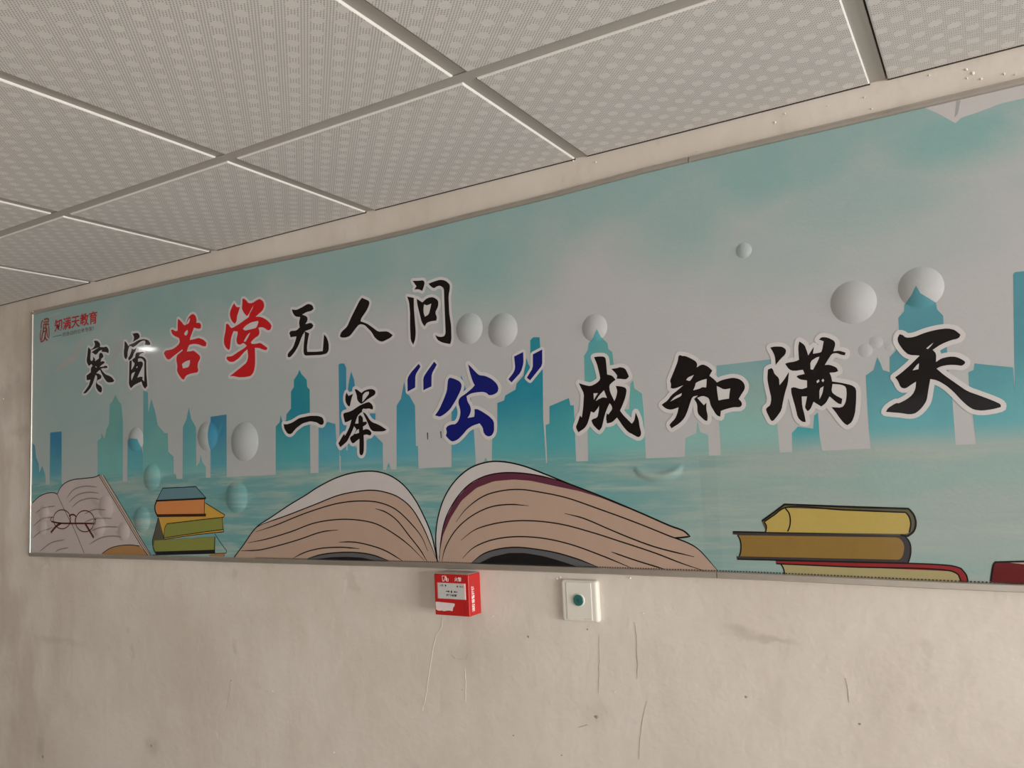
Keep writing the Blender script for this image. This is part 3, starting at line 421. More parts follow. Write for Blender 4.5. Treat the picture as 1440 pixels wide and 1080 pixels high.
BOOKS = [
 ('printed_open_book','small printed open book with round spectacles at the left end',[
  ('fill','pages','paper_grey',0,[-28469,18828,-28049,19041,-27671,19141,-27297,19176,-27065,19155,-26945,19111,-26792,19307,-26476,19481,-26030,19573,-25415,19597,-24815,19630,-24587,19688,-22473,17447,-22170,17197,-28434,17147]),
  ('fill','cover_edge','tan_edge',0,[-24629,19679,-24395,19662,-22004,17200,-22185,17197]),
  ('fill','brown_page','brown',0,[-24506,17172,-24054,17376,-23570,17465,-23015,17497,-22589,17478,-22359,17354,-22155,17198]),
  ('line','outline','ink',3.2,[-28431,18843,-28049,19041,-27671,19141,-27297,19176,-27065,19155,-26945,19111,-26792,19307,-26476,19481,-26030,19573,-25415,19597,-24815,19630,-24587,19688]),
  ('line','outline','ink',2.6,[-24646,19670,-23411,18426,-22473,17470,-22155,17198]),
  ('line','outline','ink',2,[-24562,19687,-23332,18450,-22321,17425,-22057,17199]),
  ('line','outline','ink',2.6,[-24395,19662,-23252,18498,-22397,17590,-22004,17200]),
  ('line','fold','ink',2.2,[-26945,19111,-26555,18627,-25922,17907,-25411,17206]),
  ('line','outline','ink',2.6,[-24448,17213,-24054,17376,-23570,17465,-23015,17497,-22550,17469]),
  ('line','text_line','pencil',4,[-28231,18510,-27757,18665,-27058,18726]),
  ('line','text_line','pencil',4,[-28366,18057,-27845,18295,-27191,18371]),
  ('line','text_line','pencil',4,[-28387,17657,-27979,17846,-27370,17979,-27186,18032]),
  ('line','text_line','pencil',4,[-26424,18962,-26026,19238,-25413,19342,-24728,19300]),
  ('line','text_line','pencil',4,[-26288,18830,-25847,19055,-25238,19145,-24643,19108]),
  ('line','text_line','pencil',4,[-26108,18674,-25669,18873,-25065,18950,-24558,18907]),
  ('line','text_line','pencil',4,[-25405,18454,-24892,18586,-24182,18579]),
  ('line','text_line','pencil',4,[-25402,18186,-24890,18300,-23935,18307]),
  ('line','text_line','pencil',4,[-25057,17910,-24386,18036,-23611,18038]),
  ('line','text_line','pencil',4,[-25139,17485,-24551,17690,-23974,17758,-23410,17733]),
  ('line','text_line','pencil',4,[-27967,17213,-27270,17511,-26497,17622]),
  ('line','text_line','pencil',4,[-27035,17218,-26808,17294,-26270,17369]),
 ]),
 ('printed_spectacles','printed brown round spectacles lying on the open book',[
  ('line','rim','maroon_line',3.6,[-26165,18284,-26177,18216,-26212,18151,-26270,18093,-26347,18044,-26440,18007,-26544,17984,-26655,17976,-26766,17984,-26872,18006,-26968,18043,-27049,18092,-27110,18152,-27148,18218,-27162,18288,-27150,18357,-27114,18423,-27055,18482,-26975,18531,-26880,18568,-26775,18590,-26663,18597,-26553,18588,-26447,18564,-26353,18526,-26275,18477,-26216,18418,-26179,18353,-26165,18284]),
  ('line','rim','maroon_line',3.6,[-24864,18220,-24877,18146,-24914,18075,-24974,18012,-25054,17958,-25151,17918,-25259,17893,-25374,17884,-25489,17892,-25599,17916,-25699,17956,-25782,18010,-25846,18074,-25885,18146,-25899,18222,-25887,18298,-25849,18370,-25787,18435,-25704,18488,-25605,18528,-25495,18552,-25380,18560,-25265,18550,-25156,18525,-25058,18484,-24977,18430,-24916,18366,-24878,18295,-24864,18220]),
  ('line','bar','maroon_line',5.5,[-27263,18215,-26821,18162,-26102,18151,-25402,18151,-24771,18145]),
  ('line','bridge','maroon_line',5.5,[-26265,18377,-26176,18423,-26052,18438,-25928,18411,-25857,18360]),
  ('line','bridge','maroon_line',3.2,[-26208,18162,-26227,18254,-26211,18346]),
  ('line','bridge','maroon_line',3.2,[-25908,18161,-25926,18253,-25892,18335]),
  ('line','temple','maroon_line',8,[-26730,18157,-26957,18074,-27303,17849]),
  ('line','temple','maroon_line',8,[-25359,18141,-25143,17935,-24895,17697]),
  ('line','hinge','maroon_line',3.6,[-27263,18204,-27319,18267,-27283,18346,-27191,18361]),
  ('line','hinge','maroon_line',3.6,[-24865,18285,-24755,18280,-24763,18145]),
 ]),
 ('printed_closed_book','lowest printed green book with dark cover in the small stack',[
  ('fill','cover','olive_dark',0,[-21671,18317,-21387,17670,-19132,17780,-19152,17308,-21780,17223,-21884,17361,-21950,17618]),
  ('fill','pages','green_page',0,[-21853,17642,-19172,17770,-19191,17404,-21795,17312,-21884,17431]),
  ('line','outline','ink',2.6,[-21671,18317,-21807,17970,-21943,17618,-21899,17385,-21780,17233]),
  ('line','outline','ink',2.2,[-19152,17779,-19178,17404]),
  ('fill','cover_strip','black_cover',0,[-21795,17316,-19157,17413,-19139,17308,-21758,17228]),
  ('line','outline','ink',2.2,[-19151,17859,-18910,17606,-18665,17386,-18692,17324,-19126,17308]),
  ('fill','cover_strip','brown',0,[-19393,17277,-18770,17323,-18772,17227,-19394,17224]),
  ('line','outline','ink',1.8,[-21944,17211,-18770,17323,-18772,17227]),
 ]),
 ('printed_closed_book','middle printed ochre book of the small stack, turned askew',[
  ('fill','cover','ochre',0,[-21671,18326,-19581,18358,-19542,18730,-18727,18384,-18780,18323,-18799,17980,-18787,17914,-21387,17675,-21532,17971]),
  ('fill','pages','green_page',0,[-21238,18134,-18833,18301,-18799,17980,-21401,17721,-21385,17972,-21333,18074]),
  ('line','outline','ink',2.4,[-19542,18730,-19140,18555,-18727,18384,-18774,18318,-19650,18259,-21259,18139,-21363,18009,-21408,17721]),
  ('line','outline','ink',2.4,[-18833,18301,-18799,17980]),
  ('line','outline','ink',2.4,[-21401,17721,-20137,17853,-18786,17980,-18780,17914,-20137,17808,-21387,17679,-21510,17971,-21656,18317]),
 ]),
 ('printed_closed_book','top printed orange book with slate blue cover in the small stack',[
  ('fill','cover','slate_cover',0,[-21451,19191,-19941,19203,-19506,18864,-19575,18816,-21728,18815]),
  ('fill','pages','orange',0,[-21728,18815,-19575,18829,-19594,18403,-21700,18378,-21804,18581]),
  ('fill','cover_strip','brown_cover',0,[-21730,18421,-19512,18424,-19527,18344,-21700,18336]),
  ('line','outline','ink',5,[-21773,18821,-20691,18837,-19520,18855]),
  ('line','outline','ink',2.4,[-21743,18825,-21451,19191,-20687,19197,-19941,19203,-19709,19021,-19506,18864]),
  ('line','outline','ink',5,[-21728,18825,-21818,18675,-21804,18524,-21700,18364]),
  ('line','outline','ink',2.4,[-19575,18829,-19594,18403]),
 ]),
 ('printed_open_book','large printed open book fanned wide at the centre of the bottom edge',[
  ('fill','pages','page_tan',0,[-11407,17227,-11447,17343,-11615,17707,-11830,18112,-12143,18525,-12519,18777,-12908,18899,-13308,18957,-13823,18937,-14461,18850,-15234,18640,-16270,18361,-17233,18120,-17481,18026,-18443,17147,-18447,16939,-11417,17016]),
  ('fill','top_page','page_white',0,[-17481,18026,-16864,18322,-16146,18651,-15565,18890,-15222,19047,-14555,19285,-14017,19397,-13546,19433,-13139,19408,-12743,19299,-12361,19078,-12039,18750,-11773,18335,-11561,17891,-11406,17253,-11447,17343,-11615,17707,-11830,18112,-12143,18525,-12519,18777,-12908,18899,-13308,18957,-13823,18937,-14461,18850,-15234,18640,-16270,18361,-17233,18120]),
  ('fill','pages','page_tan',0,[-11439,17207,-11369,17358,-11325,17509,-11228,17861,-10993,18263,-10668,18659,-10233,18948,-9757,19084,-9242,19108,-8799,19067,-8266,18950,-7646,18821,-7150,18675,-6672,18489,-6254,18331,-5760,18113,-5409,17986,-5275,17881,-5561,17854,-5158,17664,-4767,17237,-4742,16999,-11452,16906]),
  ('fill','top_page','page_white',0,[-11411,17257,-11441,17709,-11368,18213,-11158,18717,-10830,19113,-10391,19399,-9910,19520,-9505,19514,-9002,19408,-8465,19214,-7895,18987,-7895,18987,-8153,19064,-8575,19170,-9066,19247,-9575,19263,-10044,19190,-10470,19003,-10851,18662,-11150,18213,-11297,17710,-11359,17309]),
  ('fill','purple_page','maroon',0,[-11359,17309,-11297,17710,-11150,18213,-10851,18662,-10470,19003,-10044,19190,-9575,19263,-9066,19247,-8575,19170,-8153,19064,-7895,18987,-7148,18720,-6208,18322,-6254,18331,-6254,18331,-6672,18489,-7150,18675,-7646,18821,-8266,18950,-8799,19067,-9242,19108,-9757,19084,-10233,18948,-10668,18659,-10993,18263,-11228,17861,-11325,17509,-11369,17358]),
  ('fill','cover_arch','arch_grey',0,[-15641,17196,-15555,17250,-15052,17357,-14402,17420,-13825,17422,-13367,17373,-12873,17249,-12779,17165]),
  ('fill','cover_shadow_arch','black_cover',0,[-15277,17216,-15166,17246,-14727,17295,-14246,17313,-13726,17304,-13321,17247,-13223,17192]),
  ('fill','cover_arch','arch_grey',0,[-10558,17179,-10465,17245,-10131,17456,-9719,17574,-9265,17619,-8771,17588,-8242,17514,-7731,17387,-7288,17240,-7241,17197]),
  ('fill','cover_shadow_arch','black_cover',0,[-10350,17184,-10288,17234,-9901,17398,-9440,17493,-9050,17499,-8564,17438,-8147,17341,-7816,17249,-7742,17206]),
  ('line','outline','ink',3.4,[-18365,17214,-17990,17552,-17481,18026,-16864,18322,-16146,18651,-15565,18890,-15222,19047,-14555,19285,-14017,19397,-13546,19433,-13139,19408,-12743,19299,-12361,19078,-12039,18750,-11773,18335,-11561,17891,-11406,17253]),
  ('line','page_line','ink',3,[-17481,18026,-17233,18120,-16270,18361,-15234,18640,-14461,18850,-13823,18937,-13308,18957,-12908,18899,-12519,18777,-12143,18525,-11830,18112,-11615,17707,-11447,17343,-11406,17253]),
  ('line','page_line','ink',3,[-17483,17920,-16750,18091,-15578,18418,-14468,18650,-13676,18698,-13117,18651,-12628,18492,-12205,18187,-11843,17816,-11680,17493]),
  ('line','page_line','ink',3,[-13249,18506,-12927,18419,-12590,18226,-12219,17850,-11902,17519,-11705,17246]),
  ('line','page_line','ink',3,[-17800,17618,-17059,17732,-16165,17926,-15305,18153,-14481,18243,-13848,18230,-13238,18132,-12700,17904,-12229,17625,-11796,17281]),
  ('line','page_line','ink',3,[-18088,17400,-17370,17432,-16585,17570,-15882,17722,-15034,17931,-14490,17981]),
  ('line','page_line','ink',3,[-14473,17676,-13972,17681,-13460,17610,-12963,17483,-12436,17248]),
  ('line','page_line','ink',3,[-16097,17239,-15664,17398,-15103,17508,-14398,17546,-13796,17520]),
  ('line','page_line','ink',3,[-15555,17250,-15052,17357,-14402,17420,-13825,17422,-13367,17373,-12873,17249]),
  ('line','outline','ink',3.4,[-11411,17257,-11441,17709,-11368,18213,-11158,18717,-10830,19113,-10391,19399,-9910,19520,-9505,19514,-9002,19408,-8465,19214,-7895,18987]),
  ('line','outline','ink',3.4,[-7895,18987,-7148,18706,-6253,18340,-5671,18092,-5387,17986,-5274,17885,-5440,17863,-5574,17853]),
  ('line','page_line','ink',2.8,[-11361,17258,-11297,17710,-11150,18213,-10851,18662,-10470,19003,-10044,19190,-9575,19263,-9066,19247,-8575,19170,-8153,19064,-7895,18987]),
  ('line','page_line','ink',2.8,[-10843,18172,-10557,18459,-10066,18748,-9596,18861,-9086,18884,-8595,18817,-7964,18688,-7166,18427,-6453,18179,-5773,17920,-5166,17672,-4767,17237]),
  ('line','page_line','ink',2.8,[-11286,17260,-11179,17562,-10884,17963,-10445,18285,-9903,18501,-9384,18558,-8884,18524]),
  ('line','page_line','ink',2.8,[-8010,18352,-7578,18249,-6945,18002,-6429,17807,-5973,17661,-5214,17491]),
  ('line','page_line','ink',2.8,[-10723,17756,-10340,17990,-9864,18122,-9290,18194,-8738,18193,-8102,18122,-7394,17955,-6718,17760,-6026,17553,-5452,17352,-5024,17225]),
  ('line','page_line','ink',2.8,[-10700,17347,-10420,17573,-10059,17724,-9650,17815,-9141,17852,-8543,17819,-7918,17702,-7223,17487,-6513,17230]),
  ('line','page_line','ink',2.8,[-6973,17558,-6502,17413,-5841,17236]),
  ('line','page_line','ink',2.8,[-10465,17245,-10131,17456,-9719,17574,-9265,17619,-8771,17588,-8242,17514,-7731,17387,-7288,17240]),
 ]),
 ('printed_closed_book','printed red covered book lying lowest in the wide stack',[
  ('fill','cover','red_cover',0,[-3659,17461,-2441,17461,-770,17435,-646,17395,-576,17290,-560,17149,-666,17163,-3656,17393]),
  ('fill','pages','page_olive',0,[-3570,17392,-778,17341,-693,17287,-667,17156,-3516,17172,-3526,17298]),
  ('line','outline','ink',2.4,[-3570,17392,-3526,17298,-3523,17179]),
  ('line','outline','ink',2.4,[-3659,17457,-2441,17457,-771,17431,-646,17392,-576,17283,-564,17174]),
  ('line','outline','ink',2.4,[-3656,17397,-2448,17373,-778,17341,-693,17287,-664,17181]),
 ]),
 ('printed_closed_book','printed golden brown book with dark cover in the middle of the wide stack',[
  ('fill','cover','slate_dark',0,[-4424,17980,-4299,17981,-1556,17948,-1439,17916,-1382,17798,-1386,17621,-1440,17458,-4378,17465,-4386,17518,-4312,17524,-4285,17724,-4324,17923,-4427,17931]),
  ('fill','pages','gold_brown',0,[-4337,17915,-1553,17896,-1488,17823,-1472,17723,-1512,17575,-1565,17515,-4324,17520,-4276,17724]),
  ('line','outline','ink',2.6,[-4337,17919,-4294,17826,-4285,17724,-4302,17601,-4332,17519]),
  ('line','outline','ink',2.6,[-4424,17980,-2844,17960,-1556,17945,-1440,17912,-1382,17798,-1386,17621,-1440,17458,-2883,17459,-4378,17465]),
 ]),
 ('printed_closed_book','printed yellow book lying on top of the wide stack',[
  ('fill','cover','olive_cover',0,[-3868,18180,-3424,18491,-1356,18390,-1282,18297,-1261,18149,-1307,18002,-1405,17916,-1523,17934,-3791,17979]),
  ('fill','pages','yellow_page',0,[-3817,18164,-3422,18423,-1405,18328,-1360,18260,-1340,18131,-1376,17990,-1419,17957,-3803,17979,-3783,18084]),
  ('line','outline','ink',3.4,[-3860,18184,-3624,18344,-3425,18487,-2436,18436,-1356,18387,-1289,18297,-1261,18149,-1307,18002,-1405,17920,-1516,17934]),
  ('line','outline','ink',2.6,[-3813,18172,-3628,18292,-3422,18423,-2368,18373,-1405,18324,-1360,18260,-1340,18131,-1376,17983]),
  ('line','outline','ink',2.6,[-3821,18164,-3786,18100,-3791,18031,-3812,17971]),
  ('line','outline','ink',2.6,[-3415,18411,-3358,18331,-3342,18191,-3371,18060,-3408,17989]),
 ]),
 ('printed_closed_book','printed maroon book cut off near the board end',[
  ('fill','cover','maroon_cover',0,[-242,17178,-171,17461,-143,17507,258,17527,1010,17544,968,17088,225,17160]),
  ('fill','pages','page_tan',0,[31,17507,258,17530,1010,17544,1005,17490,254,17482]),
  ('line','outline','ink',3,[-235,17196,-171,17461,-143,17507,258,17527,1010,17544]),
 ]),
]
BIRDS = [('bird_white',[-510,25344,-290,25343,11,25358,966,25394,1566,25405,1543,25154,942,25119,600,25119,310,25064,15,25027,-74,24953,-211,25086,-350,25222]),('bird_pole',[-30,25338,35,25340,-20,25114,-81,25052]),('bird_soft',[-27227,23170,-26967,23398,-26451,23631,-26111,23745,-25778,24106,-25530,24259,-25501,24173,-25829,23582,-25996,23483,-26391,23407,-26791,23280]),('bird_soft',[-24019,22850,-24046,23235,-23789,23877,-23226,23913,-23176,23853,-23582,23536,-23838,23214]),('bird_soft',[-27707,25208,-27230,25265,-26645,25272,-26994,25182,-27497,25180])]
SLITS = [[-11588,20287,-11552,20285,-11556,20122,-11582,20119],[-11198,20296,-11164,20294,-11161,20135,-11187,20128]]
BUBBLES = [(-10256,22637,392,350,0.24),(-9349,22491,410,373,0.24),(-7071,22257,310,281,0.24),(-3823,23373,155,153,0.24),(-1946,22086,397,386,0.24),(-842,22194,378,347,0.24),(-17883,20397,592,512,0.24),(-19421,20641,456,409,0.24),(-22743,20715,385,373,0.24),(-21950,19533,438,374,0.24),(-18229,18872,486,403,0.24),(-22433,18277,410,385,0.24),(-24261,18662,369,401,0.14),(-24632,18061,374,313,0.14),(-23347,17888,320,282,0.14),(-27716,18485,337,262,0.14),(-27792,18010,296,261,0.14),(-1816,21190,70,177,0.1),(-1630,21323,104,126,0.08),(-1406,21234,90,113,0.06)]
CRACKS = [('dark',2.6,[-11228,17029,-11006,17019,-10765,17034,-10606,17063]),('light',1.2,[-11419,15960,-11450,15730,-11602,15542,-11673,15341,-11847,14676,-11976,14096,-12095,13759]),('light',1,[-10831,14847,-10830,14452,-10847,14104]),('dark',1.6,[-6590,16135,-6582,15782,-6589,15429,-6601,15008]),('dark',1.3,[-6428,14607,-6523,14320,-6611,13894,-6672,13431]),('dark',1,[-7403,15825,-7436,15288,-7492,14637]),('dark',1,[-18692,13813,-18786,13383,-18879,13030]),('dark',1,[-2628,15406,-2608,15199,-2602,14979]),('dark',2.2,[-8012,13888,-7893,13931,-7776,13974]),('dark',1,[-11174,15137,-11098,15047,-10802,15039,-10716,15205])]
CHIPS = [(169,25894,5),(257,25804,6),(373,25668,3.5),(-398,25958,3),(166,25741,3),(-1466,25849,3),(-2880,25915,3.2),(-3076,25796,5),(-2107,25861,2),(-1366,25605,3),(-4627,25602,2.5),(-7415,26050,4),(-6873,25890,3),(707,25659,3),(-30596,22597,5),(-17056,13711,2.5),(-7119,14703,2.5),(-6393,16330,2.2),(-10019,16071,2),(-16521,13005,2),(-14917,12435,3),(-8343,16945,5),(-8254,16979,4),(-6643,17017,4),(866,25599,3)]
SPOTS = [(-18692,13832,2.2),(-27869,10520,5),(-22185,11619,4),(-9118,15679,3),(-9613,13525,2),(-8434,13268,2),(-7586,14154,4),(-7675,15924,2),(-4431,14886,2.5),(-2454,14631,2),(-10933,14363,1.5)]

def pts(flatlist):
    return [(flatlist[i] / 1e4, flatlist[i + 1] / 1e4) for i in range(0, len(flatlist), 2)]

# ------------------------------------------------------------------ the mural board
board = thing('mural_board', 'long wide printed board with city skyline and brush characters in aluminium rails', 'wall board', (BX, 0, BZ))
Y0 = -0.012                                     # face of the printed film
LAYER = 0.00004
XL, XS, XR = -2.849, -0.478, 1.92
TOPZ = [(-2.85, 2.540), (-2.24, 2.536), (-1.255, 2.521), (-0.9, 2.526), (-0.49, 2.5355), (0.1, 2.535), (1.92, 2.535)]
BOTZ = [(-2.85, 1.7169), (-1.86, 1.7204), (-1.09, 1.7232), (-0.49, 1.7219), (0.02, 1.716), (1.92, 1.712)]
BUB = [(a / 1e4, b / 1e4, (c + d) / 2e4, h) for a, b, c, d, h in BUBBLES]     # centre, radius, rise
def bump_height(x, z):
    h = 0.0
    for cx, cz, r, rise in BUB:
        q = ((x - cx) ** 2 + (z - cz) ** 2) / (r * r)
        if q < 1: h = max(h, rise * r * (1 - q))
    # sagging crease under the skyline
    return h + crease(x, z)
CR = (-0.585, 1.920, 0.052, 0.020)
def crease(x, z):
    dx = (x - CR[0]) / CR[2]
    if abs(dx) >= 1: return 0.0
    zc = CR[1] - 0.016 * (1 - dx * dx) ** 1.0 + 0.004
    d = (z - zc) / 0.008
    return 0.0060 * (1 - dx ** 4) * math.exp(-d * d)
ZONES = [(cx, cz, r) for cx, cz, r, _ in BUB] + [(CR[0], CR[1] - 0.006, 0.055)]

def clamp(p):
    x, z = p
    x = max(x, XL)
    return (x, min(max(z, interp(BOTZ, x) - 0.004), interp(TOPZ, x) + 0.004))

def soften(poly):
    """round the shallow corners of a traced outline, keep the sharp tips"""
    out = []; n = len(poly)
    for i in range(n):
        a, b, c = Vector(poly[i - 1]), Vector(poly[i]), Vector(poly[(i + 1) % n])
        u, v = b - a, c - b
        if u.length < 1e-6 or v.length < 1e-6: continue
        if u.angle(v) < math.radians(62):
            k1, k2 = min(.22, .004 / u.length), min(.22, .004 / v.length)
            out += [tuple(b.lerp(a, k1)), tuple(b.lerp(c, k2))]
        else: out.append(tuple(b))
    return out

def relief(bm, y):
    """cut the sheet finely where air lifts the film, then lift it"""
    for cx, cz, r in ZONES:
        near = lambda f: (min(v.co.x for v in f.verts) < cx + r and max(v.co.x for v in f.verts) > cx - r and
                          min(v.co.z for v in f.verts) < cz + r and max(v.co.z for v in f.verts) > cz - r)
        n = 26
        cuts = [((cx - r + 2 * r * k / n, 0, 0), (1, 0, 0)) for k in range(n + 1)] + [((0, 0, cz - r + 2 * r * k / n), (0, 0, 1)) for k in range(n + 1)]
        cuts = [cuts[0], cuts[n], cuts[n + 1], cuts[2 * n + 1]] + cuts
        if not any(near(f) for f in bm.faces): continue
        for co, no in cuts:
            fs = [f for f in bm.faces if near(f)]
            if not fs: break
            es = {e for f in fs for e in f.edges}; vv = {v for f in fs for v in f.verts}
            bmesh.ops.bisect_plane(bm, geom=list(vv) + list(es) + fs, plane_co=co, plane_no=no, dist=1e-6)
    lifted = False
    for v in bm.verts:
        h = bump_height(v.co.x, v.co.z)
        if h > 0: lifted = True
        v.co.y = y - h
    return lifted

def local(bm):
    for v in bm.verts: v.co -= Vector((BX, 0, BZ))

def sheet(name, shapes, layer, mat, parent, label=None, lift=True):
    """shapes: list of (outer, [holes]) in board-plane metres -> one thin printed piece"""
    bm = bmesh.new(); y = Y0 - layer * LAYER
    for outer, holes in shapes:
        loops = [[Vector((x, z, 0)) for x, z in lp] for lp in [outer] + holes]
        vs = [bm.verts.new((p.x, y, p.y)) for lp in loops for p in lp]
        for tri in tessellate_polygon(loops):
            try: bm.faces.new([vs[i] for i in tri])
            except ValueError: pass
    for f in bm.faces: f.normal_update()
    bmesh.ops.reverse_faces(bm, faces=[f for f in bm.faces if f.normal.y > 0])
    lifted = relief(bm, y) if lift else False
    local(bm)
    return mesh_obj(name, bm, mat, parent, smooth=lifted, label=label)

def spline(p, step):
    if len(p) == 2: p = [p[0], tuple((Vector(p[0]) + Vector(p[1])) / 2), p[1]]
    closed = (Vector(p[0]) - Vector(p[-1])).length < 1e-5
    if closed: q = [p[-2]] + p + [p[1]]
    else: q = [tuple(2 * Vector(p[0]) - Vector(p[1]))] + p + [tuple(2 * Vector(p[-1]) - Vector(p[-2]))]
    out = []
    for i in range(1, len(q) - 2):
        P0, P1, P2, P3 = (Vector(v) for v in q[i - 1:i + 3])
        t0 = 0; t1 = t0 + max(1e-4, (P1 - P0).length) ** .5; t2 = t1 + max(1e-4, (P2 - P1).length) ** .5; t3 = t2 + max(1e-4, (P3 - P2).length) ** .5
        n = max(2, int((P2 - P1).length / step))
        for k in range(n):
            t = t1 + (t2 - t1) * k / n
            A1 = P0 * ((t1 - t) / (t1 - t0)) + P1 * ((t - t0) / (t1 - t0)); A2 = P1 * ((t2 - t) / (t2 - t1)) + P2 * ((t - t1) / (t2 - t1)); A3 = P2 * ((t3 - t) / (t3 - t2)) + P3 * ((t - t2) / (t3 - t2))
            B1 = A1 * ((t2 - t) / (t2 - t0)) + A2 * ((t - t0) / (t2 - t0)); B2 = A2 * ((t3 - t) / (t3 - t1)) + A3 * ((t - t1) / (t3 - t1))
            out.append(B1 * ((t2 - t) / (t2 - t1)) + B2 * ((t - t1) / (t2 - t1)))
    out.append(Vector(q[-2]))
    return out

def catmull(p, step=0.004, corner=38):
    """smooth line through the points, broken at real corners"""
    p = [a for i, a in enumerate(p) if i == 0 or (Vector(a) - Vector(p[i - 1])).length > 2e-4]
    cuts = [0] + [i for i in range(1, len(p) - 1) if (Vector(p[i]) - Vector(p[i - 1])).angle(Vector(p[i + 1]) - Vector(p[i])) > math.radians(corner)] + [len(p) - 1]
    out = []
    for a, b in zip(cuts, cuts[1:]):
        seg = spline(p[a:b + 1], step)
        out += seg if not out else seg[1:]
    return out

def ribbon(bm, line, width, y, taper=True, lift=True, closed=False):
    n = len(line); L = []
    for i, p in enumerate(line):
        a = line[i - 1] if i else (line[-2] if closed else line[0]); b = line[(i + 1) % n] if i < n - 1 else (line[1] if closed else line[-1])
        t = (b - a)
        t = t.normalized() if t.length else Vector((1, 0))
        nrm = Vector((-t.y, t.x)); k = 1.0
        if taper: k = min(1.0, 0.35 + 0.65 * min(i, n - 1 - i) / max(1, n * .12))
        w_ = width / 2 * k
        pair = []
        for s in (1, -1):
            q = p + nrm * (w_ * s)
            q = Vector(clamp((q.x, q.y)))
            h = bump_height(q.x, q.y) if lift else 0
            pair.append(bm.verts.new((q.x, y - h, q.y)))
        L.append(pair)
    for (a, b), (c, d) in zip(L, L[1:]):
        f = bm.faces.new((a, b, d, c)); f.normal_update()
        if f.normal.y > 0: f.normal_flip()

def halo(shapes, width, layer, parent):
    """pale outline around a character: a band along every contour, round at the corners"""
    bm = bmesh.new(); y = Y0 - layer * LAYER
    vs, fs = [], []
    def add(loop):
        fs.append(list(range(len(vs), len(vs) + len(loop)))); vs.extend(loop)
    for outer, holes in shapes:
        for lp in [outer] + holes:
            n = len(lp)
            for i in range(n):
                a, b = Vector(lp[i]), Vector(lp[(i + 1) % n]); t = b - a
                if t.length < 1e-6: continue
                t.normalize(); nr = Vector((-t.y, t.x)) * width
                add([a - nr, b - nr, b + nr, a + nr])
                add([a + width * Vector((math.cos(k * math.pi / 4 + .2), math.sin(k * math.pi / 4 + .2))) for k in range(8)])
    ov, _, of = delaunay_2d_cdt(vs, [], fs, 1, 1e-6)[:3]
    bv = [bm.verts.new((q.x, y, q.y)) for q in ov]
    for f in of:
        try: bm.faces.new([bv[i] for i in f])
        except ValueError: pass
    bm.normal_update()
    bmesh.ops.reverse_faces(bm, faces=[f for f in bm.faces if f.normal.y > 0])
    for v in bm.verts:
        v.co.y = y - bump_height(v.co.x, v.co.z)
    local(bm)
    return mesh_obj('pale_outline', bm, P('halo'), parent)

# two butted sheets
for x0, x1 in ((XL, XS), (XS, XR)):
    xs = sorted({x0, x1} | {x0 + (x1 - x0) * k / 24 for k in range(25)})
    bm = bmesh.new(); rows = []
    for x in xs:
        rows.append([bm.verts.new((x, yy, zz)) for yy, zz in ((Y0, interp(BOTZ, x) - .006), (Y0, interp(TOPZ, x) + .006), (-0.001, interp(TOPZ, x) + .006), (-0.001, interp(BOTZ, x) - .006))])
    for r0, r1 in zip(rows, rows[1:]):
        for k in range(4): bm.faces.new((r0[k], r0[(k + 1) % 4], r1[(k + 1) % 4], r1[k]))
    bm.faces.new(rows[0]); bm.faces.new(rows[-1])
    bmesh.ops.recalc_face_normals(bm, faces=bm.faces[:])
    local(bm)
    mesh_obj('board_sheet', bm, M_SKY, board)
# the film laps over the joint: two slightly proud strips of the same print
for xa, xb in ((-0.545, -0.5135), (-0.5130, -0.4660)):
    bm = bmesh.new(); zt, zb = interp(TOPZ, xa), 1.9447
    c5 = [(xa, 0), (xa + .004, 1), (xb - .004, 1), (xb, 0)]
    rows = [[bm.verts.new((x - BX, Y0 - .00002 - .00006 * k, z - BZ)) for x, k in c5] for z in (zb, zt)]
    for k in range(3): bm.faces.new((rows[0][k], rows[0][k + 1], rows[1][k + 1], rows[1][k]))
    mesh_obj('film_lap_strip', bm, M_SKY if xa < -.51 else M_LAP, board)

# aluminium rails along the edges, cut where the sheets meet
def rail(name, profile, edge, x0, x1, parent):
    bm = bmesh.new(); rows = []
    n = max(2, int((x1 - x0) / .1))
    for k in range(n + 1):
        x = x0 + (x1 - x0) * k / n
        rows.append([bm.verts.new((x - BX, yy, interp(edge, x) + dz - BZ)) for yy, dz in profile])
    m = len(profile)
    for r0, r1 in zip(rows, rows[1:]):
        for k in range(m): bm.faces.new((r0[k], r0[(k + 1) % m], r1[(k + 1) % m], r1[k]))
    bm.faces.new(rows[0]); bm.faces.new(rows[-1][::-1])
    bmesh.ops.recalc_face_normals(bm, faces=bm.faces[:])
    return mesh_obj(name, bm, M_RAIL, parent)
bot_prof = [(-.0005, -.0125), (-.0150, -.0125), (-.0165, -.0110), (-.0165, -.0015), (-.0150, 0.0), (-.0124, 0.0005), (-.0124, -.004), (-.0005, -.004)]
top_prof = [(-.0005, .0125), (-.0125, .0125), (-.0135, .0115), (-.0135, .0078), (-.0160, .0070), (-.0165, .0055), (-.0165, .0012), (-.0150, 0.0), (-.0124, -.0005), (-.0124, .004), (-.0005, .004)]
for x0, x1 in ((XL - .006, XS - .0008), (XS + .0008, XR + .006)):
    rail('bottom_rail', bot_prof, BOTZ, x0, x1, board)
    rail('top_rail', top_prof, TOPZ, x0, x1, board)
def side_rail(xa, xb):
    bm = bevel_box(xa - BX, xb - BX, -.0165, -.0005, interp(BOTZ, xa) - .0125 - BZ, interp(TOPZ, xa) + .0125 - BZ, .0022, 3)
    return mesh_obj('side_rail', bm, M_RAIL, board, smooth=False)
side_rail(XL - .0065, XL + .0005); side_rail(XR - .001, XR + .006)
